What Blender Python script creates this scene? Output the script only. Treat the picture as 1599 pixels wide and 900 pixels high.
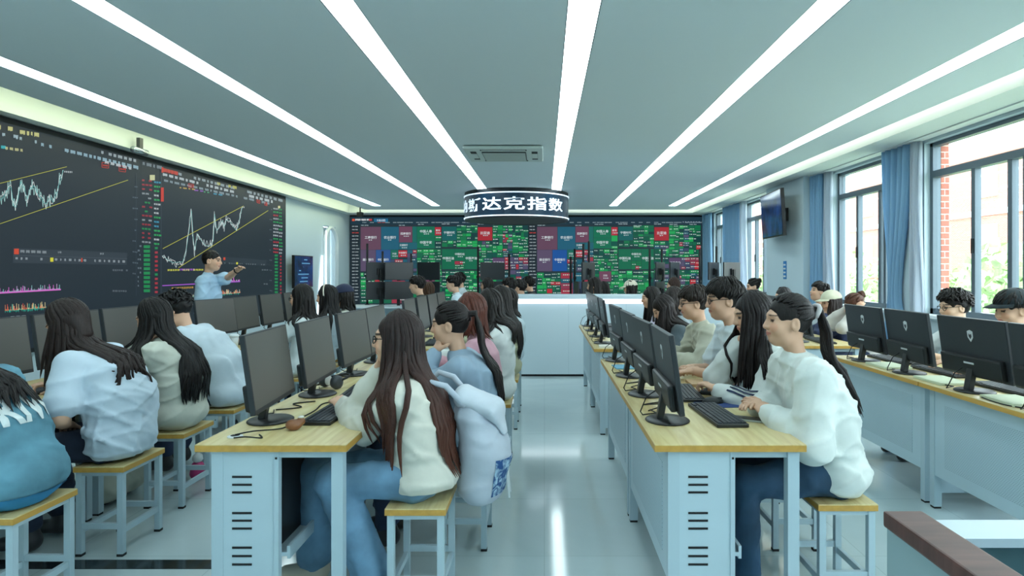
import bpy, bmesh, math, random
import numpy as np
from mathutils import Vector, Matrix
from mathutils.bvhtree import BVHTree
random.seed(7); np.random.seed(7)
for o in list(bpy.data.objects): bpy.data.objects.remove(o, do_unlink=True)
scene = bpy.context.scene
COL = scene.collection
PI = math.pi

# ------------------------------------------------------------------ camera, world, exposure
F = 1000.0; VX, VY, CH = 850.0, 422.0, 1.43          # focal length in px, vanishing point, eye height
cam_d = bpy.data.cameras.new('camera'); cam = bpy.data.objects.new('camera', cam_d); COL.objects.link(cam)
cam.location = (0, 0, CH); cam.rotation_euler = (PI / 2, 0, 0)
cam_d.sensor_width = 36; cam_d.lens = 36 * F / 1599
cam_d.shift_x = -(VX - 799.5) / 1599; cam_d.shift_y = (VY - 450) / 1599
cam_d.clip_end = 300; cam_d.clip_start = .05
scene.camera = cam
vs = scene.view_settings
vs.view_transform = 'Standard'; vs.look = 'None'; vs.gamma = 1; vs.use_curve_mapping = False; vs.exposure = 0.0
world = bpy.data.worlds.new('world'); scene.world = world; world.use_nodes = True
bg = world.node_tree.nodes['Background']; bg.inputs[0].default_value = (.84, .95, 1.0, 1); bg.inputs[1].default_value = 9.5
STRIP_E = 7.2

def lin(c):
    if isinstance(c, str):
        c = [int(c[i:i + 2], 16) / 255 for i in (0, 2, 4)]
    return tuple((x / 12.92 if x <= .04045 else ((x + .055) / 1.055) ** 2.4) for x in c)
def px(x, y, Y): return Vector(((x - VX) * Y / F, Y, CH - (y - VY) * Y / F))      # pixel -> point at depth Y
def pxX(x, y, X):                                                                  # pixel -> point on the plane X = const
    Y = X * F / (x - VX); return Vector((X, Y, CH - (y - VY) * Y / F))

# ------------------------------------------------------------------ materials
MATS = {}
def nt(name):
    m = bpy.data.materials.new(name); m.use_nodes = True
    return m, m.node_tree, m.node_tree.nodes['Principled BSDF']
def mat(name, col, rough=.5, metal=0., spec=.5, bump=0., bscale=60., var=0., vscale=8., stretch=(1, 1, 1), coat=0., sheen=0.):
    if name in MATS: return MATS[name]
    m, t, b = nt(name); c = lin(col) + (1,)
    b.inputs['Base Color'].default_value = c; b.inputs['Roughness'].default_value = rough
    b.inputs['Metallic'].default_value = metal; b.inputs['Specular IOR Level'].default_value = spec
    b.inputs['Coat Weight'].default_value = coat; b.inputs['Sheen Weight'].default_value = sheen
    if bump or var:
        tc = t.nodes.new('ShaderNodeTexCoord'); mp = t.nodes.new('ShaderNodeMapping'); mp.inputs['Scale'].default_value = stretch
        t.links.new(tc.outputs['Object'], mp.inputs[0])
    if var:
        n = t.nodes.new('ShaderNodeTexNoise'); n.inputs['Scale'].default_value = vscale; n.inputs['Detail'].default_value = 4
        t.links.new(mp.outputs[0], n.inputs['Vector'])
        r = t.nodes.new('ShaderNodeValToRGB')
        r.color_ramp.elements[0].position = .3; r.color_ramp.elements[1].position = .7
        r.color_ramp.elements[0].color = tuple(x * (1 - var) for x in c[:3]) + (1,)
        r.color_ramp.elements[1].color = tuple(min(1, x * (1 + var)) for x in c[:3]) + (1,)
        t.links.new(n.outputs[0], r.inputs[0]); t.links.new(r.outputs[0], b.inputs['Base Color'])
    if bump:
        n2 = t.nodes.new('ShaderNodeTexNoise'); n2.inputs['Scale'].default_value = bscale; n2.inputs['Detail'].default_value = 3
        t.links.new(mp.outputs[0], n2.inputs['Vector'])
        bp = t.nodes.new('ShaderNodeBump'); bp.inputs['Strength'].default_value = bump; bp.inputs['Distance'].default_value = .02
        t.links.new(n2.outputs[0], bp.inputs['Height']); t.links.new(bp.outputs[0], b.inputs['Normal'])
    MATS[name] = m; return m
def emis(name, col, s, base='000000'):
    if name in MATS: return MATS[name]
    m, t, b = nt(name); b.inputs['Base Color'].default_value = lin(base) + (1,)
    b.inputs['Emission Color'].default_value = lin(col) + (1,); b.inputs['Emission Strength'].default_value = s
    MATS[name] = m; return m
def attr_mat(name, emit=0., rough=.5, spec=.5, base=None):
    if name in MATS: return MATS[name]
    m, t, b = nt(name); a = t.nodes.new('ShaderNodeAttribute'); a.attribute_name = 'Col'
    b.inputs['Roughness'].default_value = rough; b.inputs['Specular IOR Level'].default_value = spec
    if emit:
        t.links.new(a.outputs['Color'], b.inputs['Emission Color']); b.inputs['Emission Strength'].default_value = emit
        b.inputs['Base Color'].default_value = (.005, .006, .008, 1)
    else:
        t.links.new(a.outputs['Color'], b.inputs['Base Color'])
    MATS[name] = m; return m

mat('ceiling_paint', 'D8E4EA', .8, bump=.02, bscale=8)
mat('soffit_paint', 'DCE4E2', .75)
mat('wall_paint', 'C6D7DF', .7, bump=.02, bscale=40)
mat('white_gloss', 'E2EBF0', .3)
mat('panel_steel', 'B9CFD9', .38, var=.03, vscale=3)
mat('frame_steel', 'B3C9D3', .35)
mat('dark_gap', '0B1014', .7)
mat('rubber', '14181A', .7)
mat('black_plastic', '17191B', .38)
mat('monitor_back', '2B2F33', .42, spec=.45)
mat('grey_plastic', '3B4146', .5)
mat('white_plastic', 'DDE3E4', .4)
mat('key_plastic', '2A3138', .45)
mat('silver', 'B8C2C8', .25, metal=.9)
mat('alu_frame', '5A6872', .4, metal=.3)
mat('paper', 'DAD9CF', .8)
mat('brown_wood', '5A3A34', .45, var=.25, vscale=6, stretch=(1, 8, 1))
mat('wood_edge', 'C79A48', .45, var=.12, vscale=5, stretch=(6, 1, 6))
mat('stone_black', '20292D', .12, var=.35, vscale=9)
mat('curtain_cloth', '9CC6E6', .85)
mat('sheer_cloth', 'DCE4EE', .8)
mat('leaf', 'A4BA88', .7, var=.3, vscale=4)
mat('bark', '6A5A48', .9)
mat('ground_grass', '9AA38A', .9)
mat('emblem_white', 'C9CED0', .6)
def wood_top():
    m, t, b = nt('wood_top')
    tc = t.nodes.new('ShaderNodeTexCoord'); mp = t.nodes.new('ShaderNodeMapping'); mp.inputs['Scale'].default_value = (14, 1.3, 3)
    n = t.nodes.new('ShaderNodeTexNoise'); n.inputs['Scale'].default_value = 2.2; n.inputs['Detail'].default_value = 5; n.inputs['Distortion'].default_value = .6
    bk = t.nodes.new('ShaderNodeTexNoise'); bk.inputs['Scale'].default_value = 1.1; bk.inputs['Detail'].default_value = 0
    mp2 = t.nodes.new('ShaderNodeMapping'); mp2.inputs['Scale'].default_value = (9, .6, 1)
    r = t.nodes.new('ShaderNodeValToRGB'); r.color_ramp.elements[0].position = .32; r.color_ramp.elements[1].position = .7
    r.color_ramp.elements[0].color = lin('C9B176') + (1,); r.color_ramp.elements[1].color = lin('E3D3A0') + (1,)
    mx = t.nodes.new('ShaderNodeMix'); mx.data_type = 'RGBA'; mx.blend_type = 'OVERLAY'; mx.inputs[0].default_value = .28
    L = t.links.new
    L(tc.outputs['Object'], mp.inputs[0]); L(tc.outputs['Object'], mp2.inputs[0]); L(mp.outputs[0], n.inputs['Vector']); L(mp2.outputs[0], bk.inputs['Vector'])
    L(n.outputs[0], r.inputs[0]); L(r.outputs[0], mx.inputs[6]); L(bk.outputs[0], mx.inputs[7]); L(mx.outputs[2], b.inputs['Base Color'])
    b.inputs['Roughness'].default_value = .34
    MATS['wood_top'] = m
wood_top()
def floor_mat():
    m, t, b = nt('floor_tile')
    tc = t.nodes.new('ShaderNodeTexCoord'); n = t.nodes.new('ShaderNodeTexNoise'); n.inputs['Scale'].default_value = .9; n.inputs['Detail'].default_value = 6
    n.inputs['Distortion'].default_value = .8
    r = t.nodes.new('ShaderNodeValToRGB'); r.color_ramp.elements[0].position = .3; r.color_ramp.elements[1].position = .75
    r.color_ramp.elements[0].color = lin('B4C6C9') + (1,); r.color_ramp.elements[1].color = lin('CBDADC') + (1,)
    bk = t.nodes.new('ShaderNodeTexBrick'); bk.offset = 0; bk.inputs['Scale'].default_value = 1
    bk.inputs['Brick Width'].default_value = .8; bk.inputs['Row Height'].default_value = .8; bk.inputs['Mortar Size'].default_value = .0018
    bk.inputs['Color1'].default_value = (1, 1, 1, 1); bk.inputs['Color2'].default_value = (.95, .95, .95, 1); bk.inputs['Mortar'].default_value = (.72, .74, .74, 1)
    mx = t.nodes.new('ShaderNodeMix'); mx.data_type = 'RGBA'; mx.blend_type = 'MULTIPLY'; mx.inputs[0].default_value = 1
    L = t.links.new
    L(tc.outputs['Object'], n.inputs['Vector']); L(tc.outputs['Object'], bk.inputs['Vector']); L(n.outputs[0], r.inputs[0])
    L(r.outputs[0], mx.inputs[6]); L(bk.outputs['Color'], mx.inputs[7]); L(mx.outputs[2], b.inputs['Base Color'])
    b.inputs['Roughness'].default_value = .09; b.inputs['Specular IOR Level'].default_value = .75
    n2 = t.nodes.new('ShaderNodeTexNoise'); n2.inputs['Scale'].default_value = 1.6; bp = t.nodes.new('ShaderNodeBump'); bp.inputs['Strength'].default_value = .03; bp.inputs['Distance'].default_value = .02
    L(tc.outputs['Object'], n2.inputs['Vector']); L(n2.outputs[0], bp.inputs['Height']); L(bp.outputs[0], b.inputs['Normal'])
    MATS['floor_tile'] = m
floor_mat()
def perf_mat():
    m, t, b = nt('perforated_steel'); tc = t.nodes.new('ShaderNodeTexCoord'); bk = t.nodes.new('ShaderNodeTexBrick')
    mp = t.nodes.new('ShaderNodeMapping'); mp.inputs['Rotation'].default_value = (PI / 2, 0, PI / 2)
    sp = t.nodes.new('ShaderNodeSeparateXYZ'); cb = t.nodes.new('ShaderNodeCombineXYZ')
    L = t.links.new
    L(tc.outputs['Object'], sp.inputs[0]); L(sp.outputs['Y'], cb.inputs[0]); L(sp.outputs['Z'], cb.inputs[1]); L(cb.outputs[0], bk.inputs['Vector'])
    bk.offset = .5; bk.inputs['Scale'].default_value = 1; bk.inputs['Brick Width'].default_value = .016; bk.inputs['Row Height'].default_value = .009
    bk.inputs['Mortar Size'].default_value = .0030; bk.inputs['Mortar Smooth'].default_value = .1
    bk.inputs['Color1'].default_value = lin('8AA3AF') + (1,); bk.inputs['Color2'].default_value = lin('8AA3AF') + (1,); bk.inputs['Mortar'].default_value = lin('B9CFD9') + (1,)
    L(bk.outputs['Color'], b.inputs['Base Color']); b.inputs['Roughness'].default_value = .45
    MATS['perforated_steel'] = m
perf_mat()
def glass_mat():
    m, t, b = nt('window_glass'); t.nodes.remove(b)
    out = t.nodes['Material Output']; tr = t.nodes.new('ShaderNodeBsdfTransparent'); tr.inputs[0].default_value = (.93, .96, .96, 1)
    gl = t.nodes.new('ShaderNodeBsdfGlossy'); gl.inputs['Roughness'].default_value = .02; lw = t.nodes.new('ShaderNodeLayerWeight'); pw = t.nodes.new('ShaderNodeMath'); pw.operation = 'POWER'; pw.inputs[1].default_value = 4; fr = t.nodes.new('ShaderNodeMath'); fr.operation = 'MULTIPLY_ADD'; fr.inputs[1].default_value = .45; fr.inputs[2].default_value = .035
    mx = t.nodes.new('ShaderNodeMixShader'); L = t.links.new
    L(lw.outputs['Facing'], pw.inputs[0]); L(pw.outputs[0], fr.inputs[0])
    L(fr.outputs[0], mx.inputs[0]); L(tr.outputs[0], mx.inputs[1]); L(gl.outputs[0], mx.inputs[2]); L(mx.outputs[0], out.inputs['Surface'])
    MATS['window_glass'] = m
glass_mat()
def brick_mat():
    m, t, b = nt('red_brick'); tc = t.nodes.new('ShaderNodeTexCoord'); bk = t.nodes.new('ShaderNodeTexBrick')
    sp = t.nodes.new('ShaderNodeSeparateXYZ'); cb = t.nodes.new('ShaderNodeCombineXYZ'); L = t.links.new
    ad = t.nodes.new('ShaderNodeMath'); L(tc.outputs['Object'], sp.inputs[0]); L(sp.outputs['Y'], ad.inputs[0]); L(sp.outputs['X'], ad.inputs[1])
    L(ad.outputs[0], cb.inputs[0]); L(sp.outputs['Z'], cb.inputs[1]); L(cb.outputs[0], bk.inputs['Vector'])
    bk.inputs['Scale'].default_value = 1; bk.inputs['Brick Width'].default_value = .22; bk.inputs['Row Height'].default_value = .065; bk.inputs['Mortar Size'].default_value = .005
    bk.inputs['Color1'].default_value = lin('B06A58') + (1,); bk.inputs['Color2'].default_value = lin('A25C4C') + (1,); bk.inputs['Mortar'].default_value = lin('C9B9AD') + (1,)
    L(bk.outputs['Color'], b.inputs['Base Color']); b.inputs['Roughness'].default_value = .85
    MATS['red_brick'] = m
brick_mat()
def add_translucent(name, f):
    m = MATS[name]; t = m.node_tree; b = t.nodes['Principled BSDF']; tr = t.nodes.new('ShaderNodeBsdfTranslucent'); tr.inputs[0].default_value = b.inputs['Base Color'].default_value; mx = t.nodes.new('ShaderNodeMixShader'); mx.inputs[0].default_value = f
    t.links.new(b.outputs[0], mx.inputs[1]); t.links.new(tr.outputs[0], mx.inputs[2]); t.links.new(mx.outputs[0], t.nodes['Material Output'].inputs['Surface'])
add_translucent('curtain_cloth', .3); add_translucent('sheer_cloth', .5)
attr_mat('led_print', emit=.86, rough=.45, spec=.25)
attr_mat('skin', rough=.5, spec=.35)
attr_mat('print', rough=.6)

# ------------------------------------------------------------------ mesh building
class MB:
    def __init__(s): s.v = []; s.f = []; s.m = []; s.c = []
    def quadlist(s, vs, fs, mi=0, col=None):
        n = len(s.v); s.v += [tuple(v) for v in vs]; s.f += [tuple(i + n for i in f) for f in fs]; s.m += [mi] * len(fs); s.c += [col] * len(fs); return s
    def box(s, x0, x1, y0, y1, z0, z1, mi=0, M=None, bev=0.):
        if x0 > x1: x0, x1 = x1, x0
        if y0 > y1: y0, y1 = y1, y0
        if z0 > z1: z0, z1 = z1, z0
        if bev > 0:
            bm = bmesh.new(); bmesh.ops.create_cube(bm, size=1)
            for v in bm.verts: v.co = ((x0 + x1) / 2 + v.co.x * (x1 - x0), (y0 + y1) / 2 + v.co.y * (y1 - y0), (z0 + z1) / 2 + v.co.z * (z1 - z0))
            bmesh.ops.bevel(bm, geom=bm.edges[:], offset=bev, segments=2, affect='EDGES', profile=.6)
            bm.verts.index_update(); vs = [v.co.copy() for v in bm.verts]; fs = [[v.index for v in f.verts] for f in bm.faces]; bm.free()
        else:
            vs = [Vector((x, y, z)) for z in (z0, z1) for y in (y0, y1) for x in (x0, x1)]
            fs = [(0, 2, 3, 1), (4, 5, 7, 6), (0, 1, 5, 4), (2, 6, 7, 3), (0, 4, 6, 2), (1, 3, 7, 5)]
        if M is not None: vs = [M @ v for v in vs]
        return s.quadlist(vs, fs, mi)
    def tube(s, pts, r, n=8, mi=0, closed=False):
        pts = [Vector(p) for p in pts]; rs = r if isinstance(r, (list, tuple)) else [r] * len(pts)
        N = len(pts); vs = []; fs = []; up = None
        for i, p in enumerate(pts):
            a = pts[(i - 1) % N] if (closed or i > 0) else p; b = pts[(i + 1) % N] if (closed or i < N - 1) else p
            t = (b - a)
            t = t.normalized() if t.length > 1e-9 else Vector((0, 0, 1))
            if up is None: up = t.orthogonal().normalized()
            up = (up - t * up.dot(t)); up = up.normalized() if up.length > 1e-6 else t.orthogonal().normalized()
            w = t.cross(up)
            for k in range(n):
                an = 2 * PI * k / n; vs.append(p + (up * math.cos(an) + w * math.sin(an)) * rs[i])
        for i in range(N if closed else N - 1):
            j = (i + 1) % N
            for k in range(n): fs.append((i * n + k, i * n + (k + 1) % n, j * n + (k + 1) % n, j * n + k))
        if not closed: fs.append(tuple(range(n - 1, -1, -1))); fs.append(tuple((N - 1) * n + k for k in range(n)))
        return s.quadlist(vs, fs, mi)
    def lathe(s, prof, c=(0, 0, 0), n=24, mi=0, sx=1., sy=1.):
        vs = []; fs = []
        for r, z in prof:
            for k in range(n):
                a = 2 * PI * k / n; vs.append((c[0] + r * math.cos(a) * sx, c[1] + r * math.sin(a) * sy, c[2] + z))
        for i in range(len(prof) - 1):
            for k in range(n): fs.append((i * n + k, i * n + (k + 1) % n, (i + 1) * n + (k + 1) % n, (i + 1) * n + k))
        fs.append(tuple(range(n - 1, -1, -1))); fs.append(tuple((len(prof) - 1) * n + k for k in range(n)))
        return s.quadlist(vs, fs, mi)
    def prism(s, poly, a0, a1, axis='z', mi=0):
        n = len(poly)
        def pt(p, a): return {'z': (p[0], p[1], a), 'y': (p[0], a, p[1]), 'x': (a, p[0], p[1])}[axis]
        vs = [pt(p, a0) for p in poly] + [pt(p, a1) for p in poly]
        fs = [tuple(range(n - 1, -1, -1)), tuple(range(n, 2 * n))] + [(i, (i + 1) % n, (i + 1) % n + n, i + n) for i in range(n)]
        return s.quadlist(vs, fs, mi)
    def mesh(s, name, smooth=False):
        me = bpy.data.meshes.new(name); me.from_pydata(s.v, [], s.f)
        me.polygons.foreach_set('material_index', s.m)
        if any(c is not None for c in s.c):
            ca = me.color_attributes.new('Col', 'FLOAT_COLOR', 'CORNER'); arr = []
            for f, c in zip(s.f, s.c): arr += list((c or (1, 1, 1)) + (1,)) * len(f)
            ca.data.foreach_set('color', arr)
        if smooth: me.polygons.foreach_set('use_smooth', [True] * len(me.polygons))
        me.update(); return me
    def build(s, name, mats, parent=None, smooth=False, fixn=False):
        me = s.mesh(name, smooth)
        if fixn:
            bm = bmesh.new(); bm.from_mesh(me); bmesh.ops.recalc_face_normals(bm, faces=bm.faces[:]); bm.to_mesh(me); bm.free()
        return obj(name, me, mats, parent)
def obj(name, me, mats, parent=None):
    o = bpy.data.objects.new(name, me); COL.objects.link(o)
    for m in (mats if isinstance(mats, (list, tuple)) else [mats]): me.materials.append(MATS[m] if isinstance(m, str) else m)
    if parent is not None: o.parent = parent
    return o
def tag(o, label=None, cat=None, group=None, kind=None):
    if label: o['label'] = label
    if cat: o['category'] = cat
    if group: o['group'] = group
    if kind: o['kind'] = kind
    return o
def empty(name, loc=(0, 0, 0), rz=0.):
    o = bpy.data.objects.new(name, None); COL.objects.link(o); o.location = loc; o.rotation_euler = (0, 0, rz); o.empty_display_size = .1; return o
def dup(o, parent=None):
    c = o.copy(); COL.objects.link(c); c.parent = parent
    for ch in list(KIDS.get(o.name, [])): dup(ch, c)
    return c
KIDS = {}
def index_kids(o):
    KIDS[o.name] = [c for c in bpy.data.objects if c.parent == o]
    for c in KIDS[o.name]: index_kids(c)
ORD = ['first', 'second', 'third', 'fourth', 'fifth', 'sixth', 'seventh', 'eighth', 'ninth', 'tenth']
def text_polys(s, size=1., bold=0., sx=1.):
    c = bpy.data.curves.new('t', 'FONT'); c.body = s; c.size = size; c.offset = bold; c.resolution_u = 2
    o = bpy.data.objects.new('t', c); COL.objects.link(o)
    me = bpy.data.meshes.new_from_object(o.evaluated_get(bpy.context.evaluated_depsgraph_get()))
    vs = [(v.co.x * sx, v.co.y) for v in me.vertices]; fs = [tuple(p.vertices) for p in me.polygons]
    bpy.data.objects.remove(o); bpy.data.curves.remove(c); bpy.data.meshes.remove(me)
    return vs, fs

# ------------------------------------------------------------------ room shell
XL, XR, YB, YF, HC = -4.85, 4.0, -2.4, 16.0, 2.86
def struct(name, mb, m, parent=None, label=None, cat=None):
    o = mb.build(name, m, parent)
    if parent is None: tag(o, label, cat, kind='structure')
    return o
fl = struct('floor', MB().box(XL - .2, XR + .2, YB - .2, YF + .2, -.12, 0), 'floor_tile', None, 'polished pale grey tile floor of the classroom', 'floor')
struct('inlay_strip', MB().box(-4.6, -1.35, 3.06, 3.155, -.02, .0025), 'stone_black', fl)
struct('inlay_strip', MB().box(2.47, 2.5, 5.15, 15, -.02, .0015), 'stone_black', fl)
# main ceiling with slots for the light strips
ST = [-3.73, -2.42, -1.10, .215, 1.535, 2.855]; SW = .092; SY0, SY1 = YB + .3, 14.3
cx0, cx1, cy1 = -4.24, 3.40, 15.15
mb = MB(); xs = [cx0]
for s in ST: xs += [s - SW, s + SW]
xs.append(cx1)
for i in range(0, len(xs), 2): mb.box(xs[i], xs[i + 1], SY0, SY1, HC, HC + .12)
mb.box(cx0, cx1, YB, SY0, HC, HC + .12); mb.box(cx0, cx1, SY1, cy1, HC, HC + .12)
ce = struct('ceiling', mb, 'ceiling_paint', None, 'flat grey plaster ceiling with recessed light slots', 'ceiling')
struct('upper_slab', MB().box(XL - .2, XR + .2, YB - .2, YF + .2, HC + .26, HC + .36), 'ceiling_paint', ce)
mb = MB().box(XL, -4.66, YB, YF, 2.80, HC + .26).box(3.54, XR, YB, YF, 2.80, HC + .26).box(-4.66, 3.54, 15.3, YF, 2.80, HC + .26)
struct('trim_1', mb, 'soffit_paint', None, 'white lowered ceiling border around the room', 'soffit')
nm = ['leftmost', 'second from the left', 'third from the left', 'fourth from the left, over the aisle', 'second from the windows', 'nearest the windows']
emis('strip_light', 'DFF4F8', STRIP_E, 'FFFFFF')
for i, s in enumerate(ST):
    e = empty('ceiling_light_strip', (s, SY0, HC))
    tag(e, 'long white ceiling light strip, ' + nm[i], 'ceiling light', 'ceiling light strips')
    MB().box(-SW + .006, SW - .006, .006, SY1 - SY0 - .006, .004, .012).build('diffuser', 'strip_light', e)
    MB().box(-SW, -SW + .006, 0, SY1 - SY0, .001, .06).box(SW - .006, SW, 0, SY1 - SY0, .001, .06).box(-SW, SW, 0, SY1 - SY0, .05, .06).build('channel', 'alu_frame', e)
emis('cove_glow', 'F4F7E2', 2.8, 'FFFFFF')
emis('cove_warm', 'F2F2C4', 7.0, 'FFFFFF')
for n, b, lb, z_, m_ in (('l', (-4.36, -4.25, YB, 15.2), 'above the chart screen wall', 3.0, 'cove_warm'), ('r', (3.41, 3.53, YB, 15.3), 'above the windows', 2.925, 'cove_glow'), ('b', (-4.2, 3.4, 15.17, 15.29), 'above the far screen', 2.925, 'cove_glow')):
    tag(MB().box(b[0], b[1], b[2], b[3], z_, z_ + .015).build('cove_light', m_), 'warm glowing cove light ' + lb, 'cove light', 'cove lights')
# walls
struct('wall_left', MB().box(XL - .2, XL, YB, 14.05, 0, HC + .26).box(XL - .2, XL, 14.9, YF, 0, HC + .26).box(XL - .2, XL, 14.05, 14.9, 2.42, HC + .26), 'wall_paint', None, 'pale blue-grey wall carrying the chart screen', 'wall')
struct('wall_back', MB().box(XL - .2, XR + .2, YF, YF + .2, 0, HC + .26), 'wall_paint', None, 'far wall behind the green stock screen', 'wall')
struct('wall_front', MB().box(XL - .2, XR + .2, YB - .2, YB, 0, HC + .26), 'wall_paint', None, 'plain wall behind the camera', 'wall')
WIN = [(2.9, 6.74, [6.08, 5.60, 5.42, 4.75, 4.1, 3.5]), (7.25, 8.86, [8.33, 7.78, 7.66]), (11.35, 12.85, [12.35, 11.9]), (13.9, 15.1, [14.75, 14.45]), (-1.8, 1.6, [.9, .1, -.9])]
WZ0, WZ1, WT = .97, 2.76, 2.43
mb = MB().box(XR, XR + .22, YB, YF, 0, WZ0).box(XR, XR + .22, YB, YF, WZ1, HC + .26)
edges = sorted([(a, b) for a, b, _ in WIN]); y = YB
for a, b in edges: mb.box(XR, XR + .22, y, a, WZ0, WZ1); y = b
mb.box(XR, XR + .22, y, YF, WZ0, WZ1)
struct('trim_2', MB().box(3.78, XR, 9.35, 10.9, 0, 2.80), 'wall_paint', None, 'pale pillar between the second and third windows', 'pillar')
struct('wall_right', mb, 'wall_paint', None, 'pale wall around the tall windows', 'wall')
wl = ['nearest wide sliding window showing the brick building', 'second sliding window between the blue curtains', 'third window behind the hanging television', 'farthest narrow window beside the far screen', 'sliding window beside the camera']
for i, (a, b, ms) in enumerate(WIN):
    e = empty('window_%d' % (i + 1), (XR + .1, (a + b) / 2, WZ0)); tag(e, wl[i], 'window', kind='structure')
    h = WZ1 - WZ0; w = (b - a) / 2; t = WT - WZ0; yc = (a + b) / 2
    MB().box(-.04, .04, -w, -w + .05, 0, h).box(-.04, .04, w - .05, w, 0, h).box(-.04, .04, -w, w, 0, .06).box(-.04, .04, -w, w, h - .04, h).build('window_frame', 'alu_frame', e)
    MB().box(-.045, .045, -w + .05, w - .05, t - .035, t + .035).build('transom', 'alu_frame', e)
    for q in ms: MB().box(-.03, .03, q - yc - .028, q - yc + .028, .06, t - .035).build('mullion', 'alu_frame', e)
    cuts = [-w + .05] + sorted(q - yc for q in ms) + [w - .05]
    for c0, c1 in zip(cuts[:-1], cuts[1:]): MB().box(-.003, .003, c0, c1, .06, t - .035).build('pane', 'window_glass', e)
    MB().box(-.003, .003, -w + .05, w - .05, t + .035, h - .04).build('pane', 'window_glass', e)
    MB().box(-.2, -.03, -w - .03, w + .03, -.03, .002).build('window_sill', 'white_gloss', e)
    q = ms[0] - yc; MB().box(-.045, -.03, q - .012, q + .012, .62, .76).build('latch', 'rubber', e)
# door opening in the left wall near the far corner
d = empty('door_1', (XL, 14.47, 0)); tag(d, 'white lit doorway with rounded white frame beside the far screen', 'doorway', kind='structure')
pr = []
for k in range(0, 13): a = PI * k / 12; pr.append((-.40 * math.cos(a), 2.0 + .38 * math.sin(a)))
path = [(.03, -.40, 0)] + [(.03, p, z) for p, z in pr] + [(.03, .40, 0)]
MB().tube(path, .045, 8).build('door_frame', 'white_gloss', d, True)
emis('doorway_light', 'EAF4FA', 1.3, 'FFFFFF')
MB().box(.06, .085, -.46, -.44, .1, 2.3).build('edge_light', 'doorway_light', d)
MB().box(-.17, -.12, -.40, .40, 0, 2.4).build('door_leaf', 'white_gloss', d)
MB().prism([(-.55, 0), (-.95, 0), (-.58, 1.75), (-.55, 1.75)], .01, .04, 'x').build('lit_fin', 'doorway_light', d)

# ------------------------------------------------------------------ LED walls: printed displays
class Print:
    def __init__(s, fn, nrm): s.fn = fn; s.n = Vector(nrm); s.mb = MB()
    def poly(s, pts, col, layer=1):
        s.mb.quadlist([s.fn(*p) + s.n * (.003 * layer) for p in pts], [tuple(range(len(pts)))], 0, lin(col) if isinstance(col, str) else col)
    def rect(s, x0, y0, x1, y1, col, layer=1): s.poly([(x0, y1), (x1, y1), (x1, y0), (x0, y0)], col, layer)
    def line(s, pts, col, w=.6, layer=2):
        for (x0, y0), (x1, y1) in zip(pts[:-1], pts[1:]):
            dx, dy = x1 - x0, y1 - y0; l = math.hypot(dx, dy) or 1; nx, ny = -dy / l * w / 2, dx / l * w / 2
            s.poly([(x0 - nx, y0 - ny), (x1 - nx, y1 - ny), (x1 + nx, y1 + ny), (x0 + nx, y0 + ny)], col, layer)
    def dashes(s, x0, x1, y, h, col, slope=0., dens=.75, wmin=3, wmax=9, gap=2.5, layer=3):
        x = x0
        while x < x1:
            w = random.uniform(wmin, wmax)
            if random.random() < dens:
                n = max(1, int(w / 1.6))
                for k in range(n):
                    xa = x + k * w / n; yy = y + (xa - x0) * slope; hh = h * random.uniform(.75, 1)
                    s.poly([(xa, yy + hh), (xa + w / n * .78, yy + hh), (xa + w / n * .78, yy), (xa, yy)], col, layer)
            x += w + gap
    def text(s, txt, xc, yc, hpx, col, layer=4, bold=.012, sx=1.0):
        vs, fs = text_polys(txt, 1., bold, sx); w = max(v[0] for v in vs); k = hpx / .88
        P = [s.fn(xc + (v[0] - w / 2) * k, yc - (v[1] - .38) * k) + s.n * (.003 * layer) for v in vs]
        s.mb.quadlist(P, fs, 0, lin(col))

# left chart screen
lx = XL + .07
ls = empty('chart_screen', (XL, 8.4, .7)); tag(ls, 'huge dark LED wall showing two stock charts with yellow trend lines', 'LED screen')
LY0, LY1, LZ0, LZ1 = 2.2, 11.86, .66, 2.79
def wloc(o, e): o.location = -Vector(e.location); return o
wloc(MB().box(XL + .01, XL + .06, LY0, LY1, LZ0, LZ1).build('cabinet', 'rubber', ls), ls)
def zf(zx, zy): return pxX(zx * .3778, 160 + zy * .3778, lx)
P = Print(zf, (1, 0, 0)); bgc = '222D36'
P.mb.quadlist([(lx, LY0 + .04, LZ0 + .04), (lx, LY1 - .06, LZ0 + .04), (lx, LY1 - .06, LZ1 - .05), (lx, LY0 + .04, LZ1 - .05)], [(0, 1, 2, 3)], 0, lin(bgc))
def jag(pts, amp, n=4):
    out = []
    for (a, b), (c, d_) in zip(pts[:-1], pts[1:]):
        for k in range(n): t = k / n; out.append((a + (c - a) * t, b + (d_ - b) * t + random.uniform(-amp, amp)))
    return out + [pts[-1]]
ca = [(-60, 380), (-30, 400), (0, 405), (20, 375), (40, 345), (50, 420), (60, 435), (70, 390), (80, 330), (95, 360), (108, 405), (120, 355), (135, 345), (150, 375), (165, 395), (185, 420), (200, 395), (215, 415), (230, 380), (240, 330), (257, 280)]
cb = [(668, 630), (690, 650), (710, 660), (730, 668), (752, 665), (765, 620), (780, 510), (788, 450), (795, 560), (802, 620), (812, 550), (825, 570), (845, 590), (865, 590), (878, 570), (884, 465), (892, 530), (905, 510), (915, 490), (925, 520), (932, 480), (945, 495), (960, 505), (975, 525), (985, 500), (993, 455), (998, 435)]
P.line(jag(ca, 34, 6), 'A9D6D2', 2, 2); P.line(jag(ca, 18, 5), 'E6ECEC', 1.7, 3); P.line(jag(ca, 6, 2), '4FB7B5', 1.8, 4)
P.line(jag(cb, 20, 5), 'C6D6D6', 1.5, 2); P.line(jag(cb, 10, 4), 'F0F2F0', 1.5, 3); P.line(jag(cb, 8, 1), '6FC3C0', 1.4, 4)
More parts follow.
